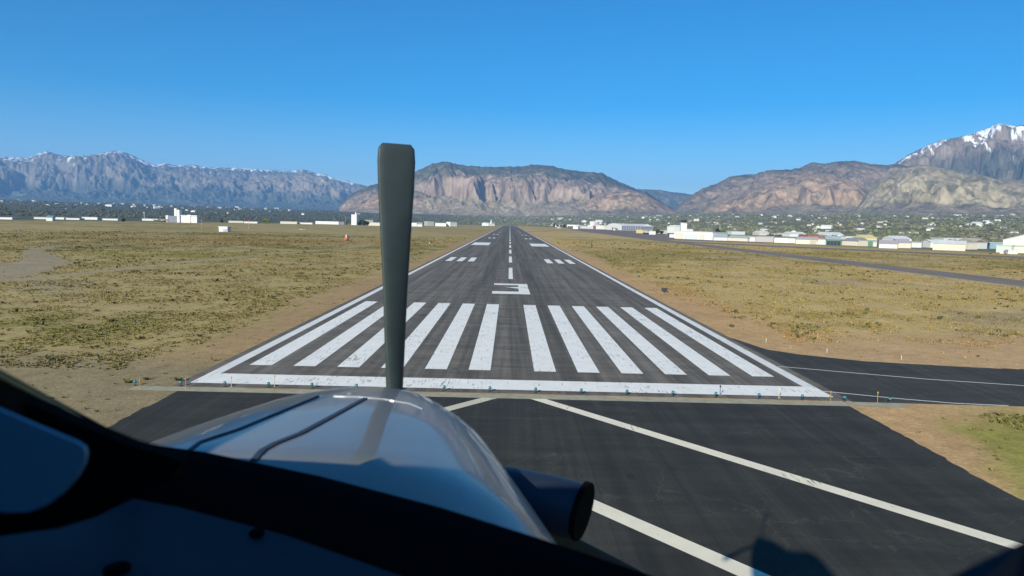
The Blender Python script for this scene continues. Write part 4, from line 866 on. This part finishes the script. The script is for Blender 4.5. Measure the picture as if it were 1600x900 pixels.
# glareshield: surface behind the windscreen base
edge = [(-1.45, 1.12, -.44), (-1.1, 1.28, -.43), (-.707, 1.30, -.431), (-.55, 1.265, -.436), (-.323, 1.20, -.452), (-.1, 1.07, -.449), (.05, .965, -.447), (.191, .85, -.441), (.25, .72, -.42), (.262, .5, -.36)]
E_ = [Vector(p) for p in edge]
b = MB(); rows = []
prof = [(-.012, -.03), (0, 0.0), (.03, -.014), (.08, -.036), (.12, -.055), (.18, -.062), (.26, -.066), (.40, -.08), (.5, -.12), (.52, -.3), (.52, -.9)]
cen = Vector((-.5, .2, 0))
for e in E_:
    d = Vector((cen.x-e.x, cen.y-e.y, 0)).normalized(); rows.append([(e.x+d.x*u, e.y+d.y*u, e.z+v) for u, v in prof])
k = len(prof); lip = MB(); lip.add([p for r in rows for p in r[:5]], [(i*5+j, (i+1)*5+j, (i+1)*5+j+1, i*5+j+1) for i in range(len(rows)-1) for j in range(4)]); lip.build('glareshield_lip', black, AC, smooth=True)
b.add([p for r in rows for p in r[4:]], [(i*(k-4)+j, (i+1)*(k-4)+j, (i+1)*(k-4)+j+1, i*(k-4)+j+1) for i in range(len(rows)-1) for j in range(k-5)]); gl = b.build('glareshield', dash, AC, smooth=True)
def P3(px, py, Y): d = ray(px, py); return Vector(d/d[1]*Y)
for px, py, rx in ((401, 834, .012), (183, 890, .018)):
    d = Vector(ray(px, py)).normalized(); bb = BVHTree.FromPolygons([Vector(v) for v in b.v], b.f).ray_cast(Vector((0, 0, 0)), d)
    if bb[0]: p = bb[0]; MB().lathe([(rx, -.002), (rx, .004), (rx*.6, .007)], 14, tuple(p)).build('vent_plug', black, gl, smooth=True)
# post with pale seal, side trim and opaque blue slab standing in for the side window, lower left
def slab(name, quad, thick, mat, parent=AC):
    q = [Vector(p) for p in quad]; nn = (q[1]-q[0]).cross(q[2]-q[0]).normalized(); 
    if nn.dot(q[0]) < 0: nn = -nn
    m_ = len(q); back = [p+nn*thick for p in q]
    return MB().add(q+back, [tuple(range(m_)), tuple(range(m_, 2*m_))[::-1]]+[(i, m_+i, m_+(i+1) % m_, (i+1) % m_) for i in range(m_)]).build(name, mat, parent)
post = slab('window_post', [P3(-120, 510, .62), P3(0, 577, .7), P3(208, 690, 1.27), P3(215, 712, 1.2), P3(134, 694, .98), P3(0, 637, .69), P3(-120, 590, .6)], .03, black)
a0, a1 = P3(-60, 556, .62), P3(186, 687, 1.13)
b = MB().tube([a0, (a0*.5+a1*.5)+Vector((0, 0, .001)), a1], .0028, 8); b.build('window_seal', sealm, post)
slab('side_trim', [P3(x, y, .75) for x, y in [(-120, 560), (0, 612), (100, 655), (203, 697), (240, 706), (285, 722), (270, 748), (215, 776), (150, 808), (90, 826), (0, 838), (-120, 840)]], .02, black)
pan = [(-120, 592), (0, 641), (60, 667), (118, 691), (131, 699), (134, 710), (131, 725), (120, 745), (98, 770), (72, 790), (45, 800), (10, 801), (-40, 792), (-120, 775)]
pb = slab('side_window_fill', [P3(x, y, .60+.0022*(x+120)*.9 if False else .6) for x, y in pan], .004, dpanel)
# right-hand corner post
slab('window_post', [P3(1462, 915, .40), P3(1510, 888, .40), P3(1606, 842, .39), P3(1700, 790, .37), P3(1750, 960, .38), P3(1480, 960, .39)], .02, dash)
# windscreen pane
gm = bpy.data.materials.new('windscreen_glass'); gm.use_nodes = True; t = gm.node_tree; t.nodes.clear()
o_ = t.nodes.new('ShaderNodeOutputMaterial'); tr = t.nodes.new('ShaderNodeBsdfTransparent'); tr.inputs[0].default_value = (.94, .97, .97, 1)
gls = t.nodes.new('ShaderNodeBsdfGlossy'); gls.inputs['Roughness'].default_value = .03; mx = t.nodes.new('ShaderNodeMixShader'); mx.inputs[0].default_value = .012
t.links.new(tr.outputs[0], mx.inputs[1]); t.links.new(gls.outputs[0], mx.inputs[2]); t.links.new(mx.outputs[0], o_.inputs['Surface'])
gb = MB(); rows = []
base = [(-1.42, 1.13, -.445), (-1.1, 1.29, -.44), (-.707, 1.315, -.441), (-.55, 1.28, -.445), (-.323, 1.215, -.46), (-.1, 1.085, -.457), (.05, .98, -.455), (.20, .86, -.45), (.262, .72, -.43), (.275, .5, -.38)]
for i, p in enumerate(base):
    s_ = i/(len(base)-1); q = math.pi*(1-s_)*.94+.02; top = Vector((X0+.76*math.copysign(abs(math.cos(q))**.5, math.cos(q)), .02, -.5+(TOP+.48)*abs(math.sin(q))**.5)); p = Vector(p)
    rows.append([p.lerp(top, t_)+Vector((0, .06, .05))*math.sin(math.pi*t_) for t_ in np.linspace(0, 1, 9)])
gb.add([p for r in rows for p in r], [(i*9+j, (i+1)*9+j, (i+1)*9+j+1, i*9+j+1) for i in range(len(rows)-1) for j in range(8)])
ws = gb.build('windscreen', gm, AC, smooth=True)
wb = BVHTree.FromPolygons([Vector(v) for v in gb.v], gb.f)
spm = nmat('dead_insect_smudge', (.05, .045, .04), .9); spl = nmat('pale_smudge', (.3, .31, .3), .9)
for px, py, rx, ry, rot, mt in ((160, 321, 5, 2, .9, spm), (986, 743, 8, 3, -.2, spl), (1054, 731, 7, 3, 0, spl)):
    c_ = Vector(ray(px, py)).normalized(); hit = wb.ray_cast(Vector((0, 0, 0)), c_)
    if hit[0] is None: continue
    n_ = hit[1] if hit[1].dot(c_) < 0 else -hit[1]; u_ = n_.cross(Vector((0, 0, 1))).normalized(); v_ = n_.cross(u_); dd = hit[0].length/F
    P_ = [hit[0]+n_*.0008+(u_*math.cos(rot)+v_*math.sin(rot))*math.cos(q)*rx*dd*(1+.3*math.sin(3*q))+(v_*math.cos(rot)-u_*math.sin(rot))*math.sin(q)*ry*dd for q in np.linspace(0, 2*math.pi, 14)[:-1]]
    MB().poly(P_).build('smudge', mt, ws)
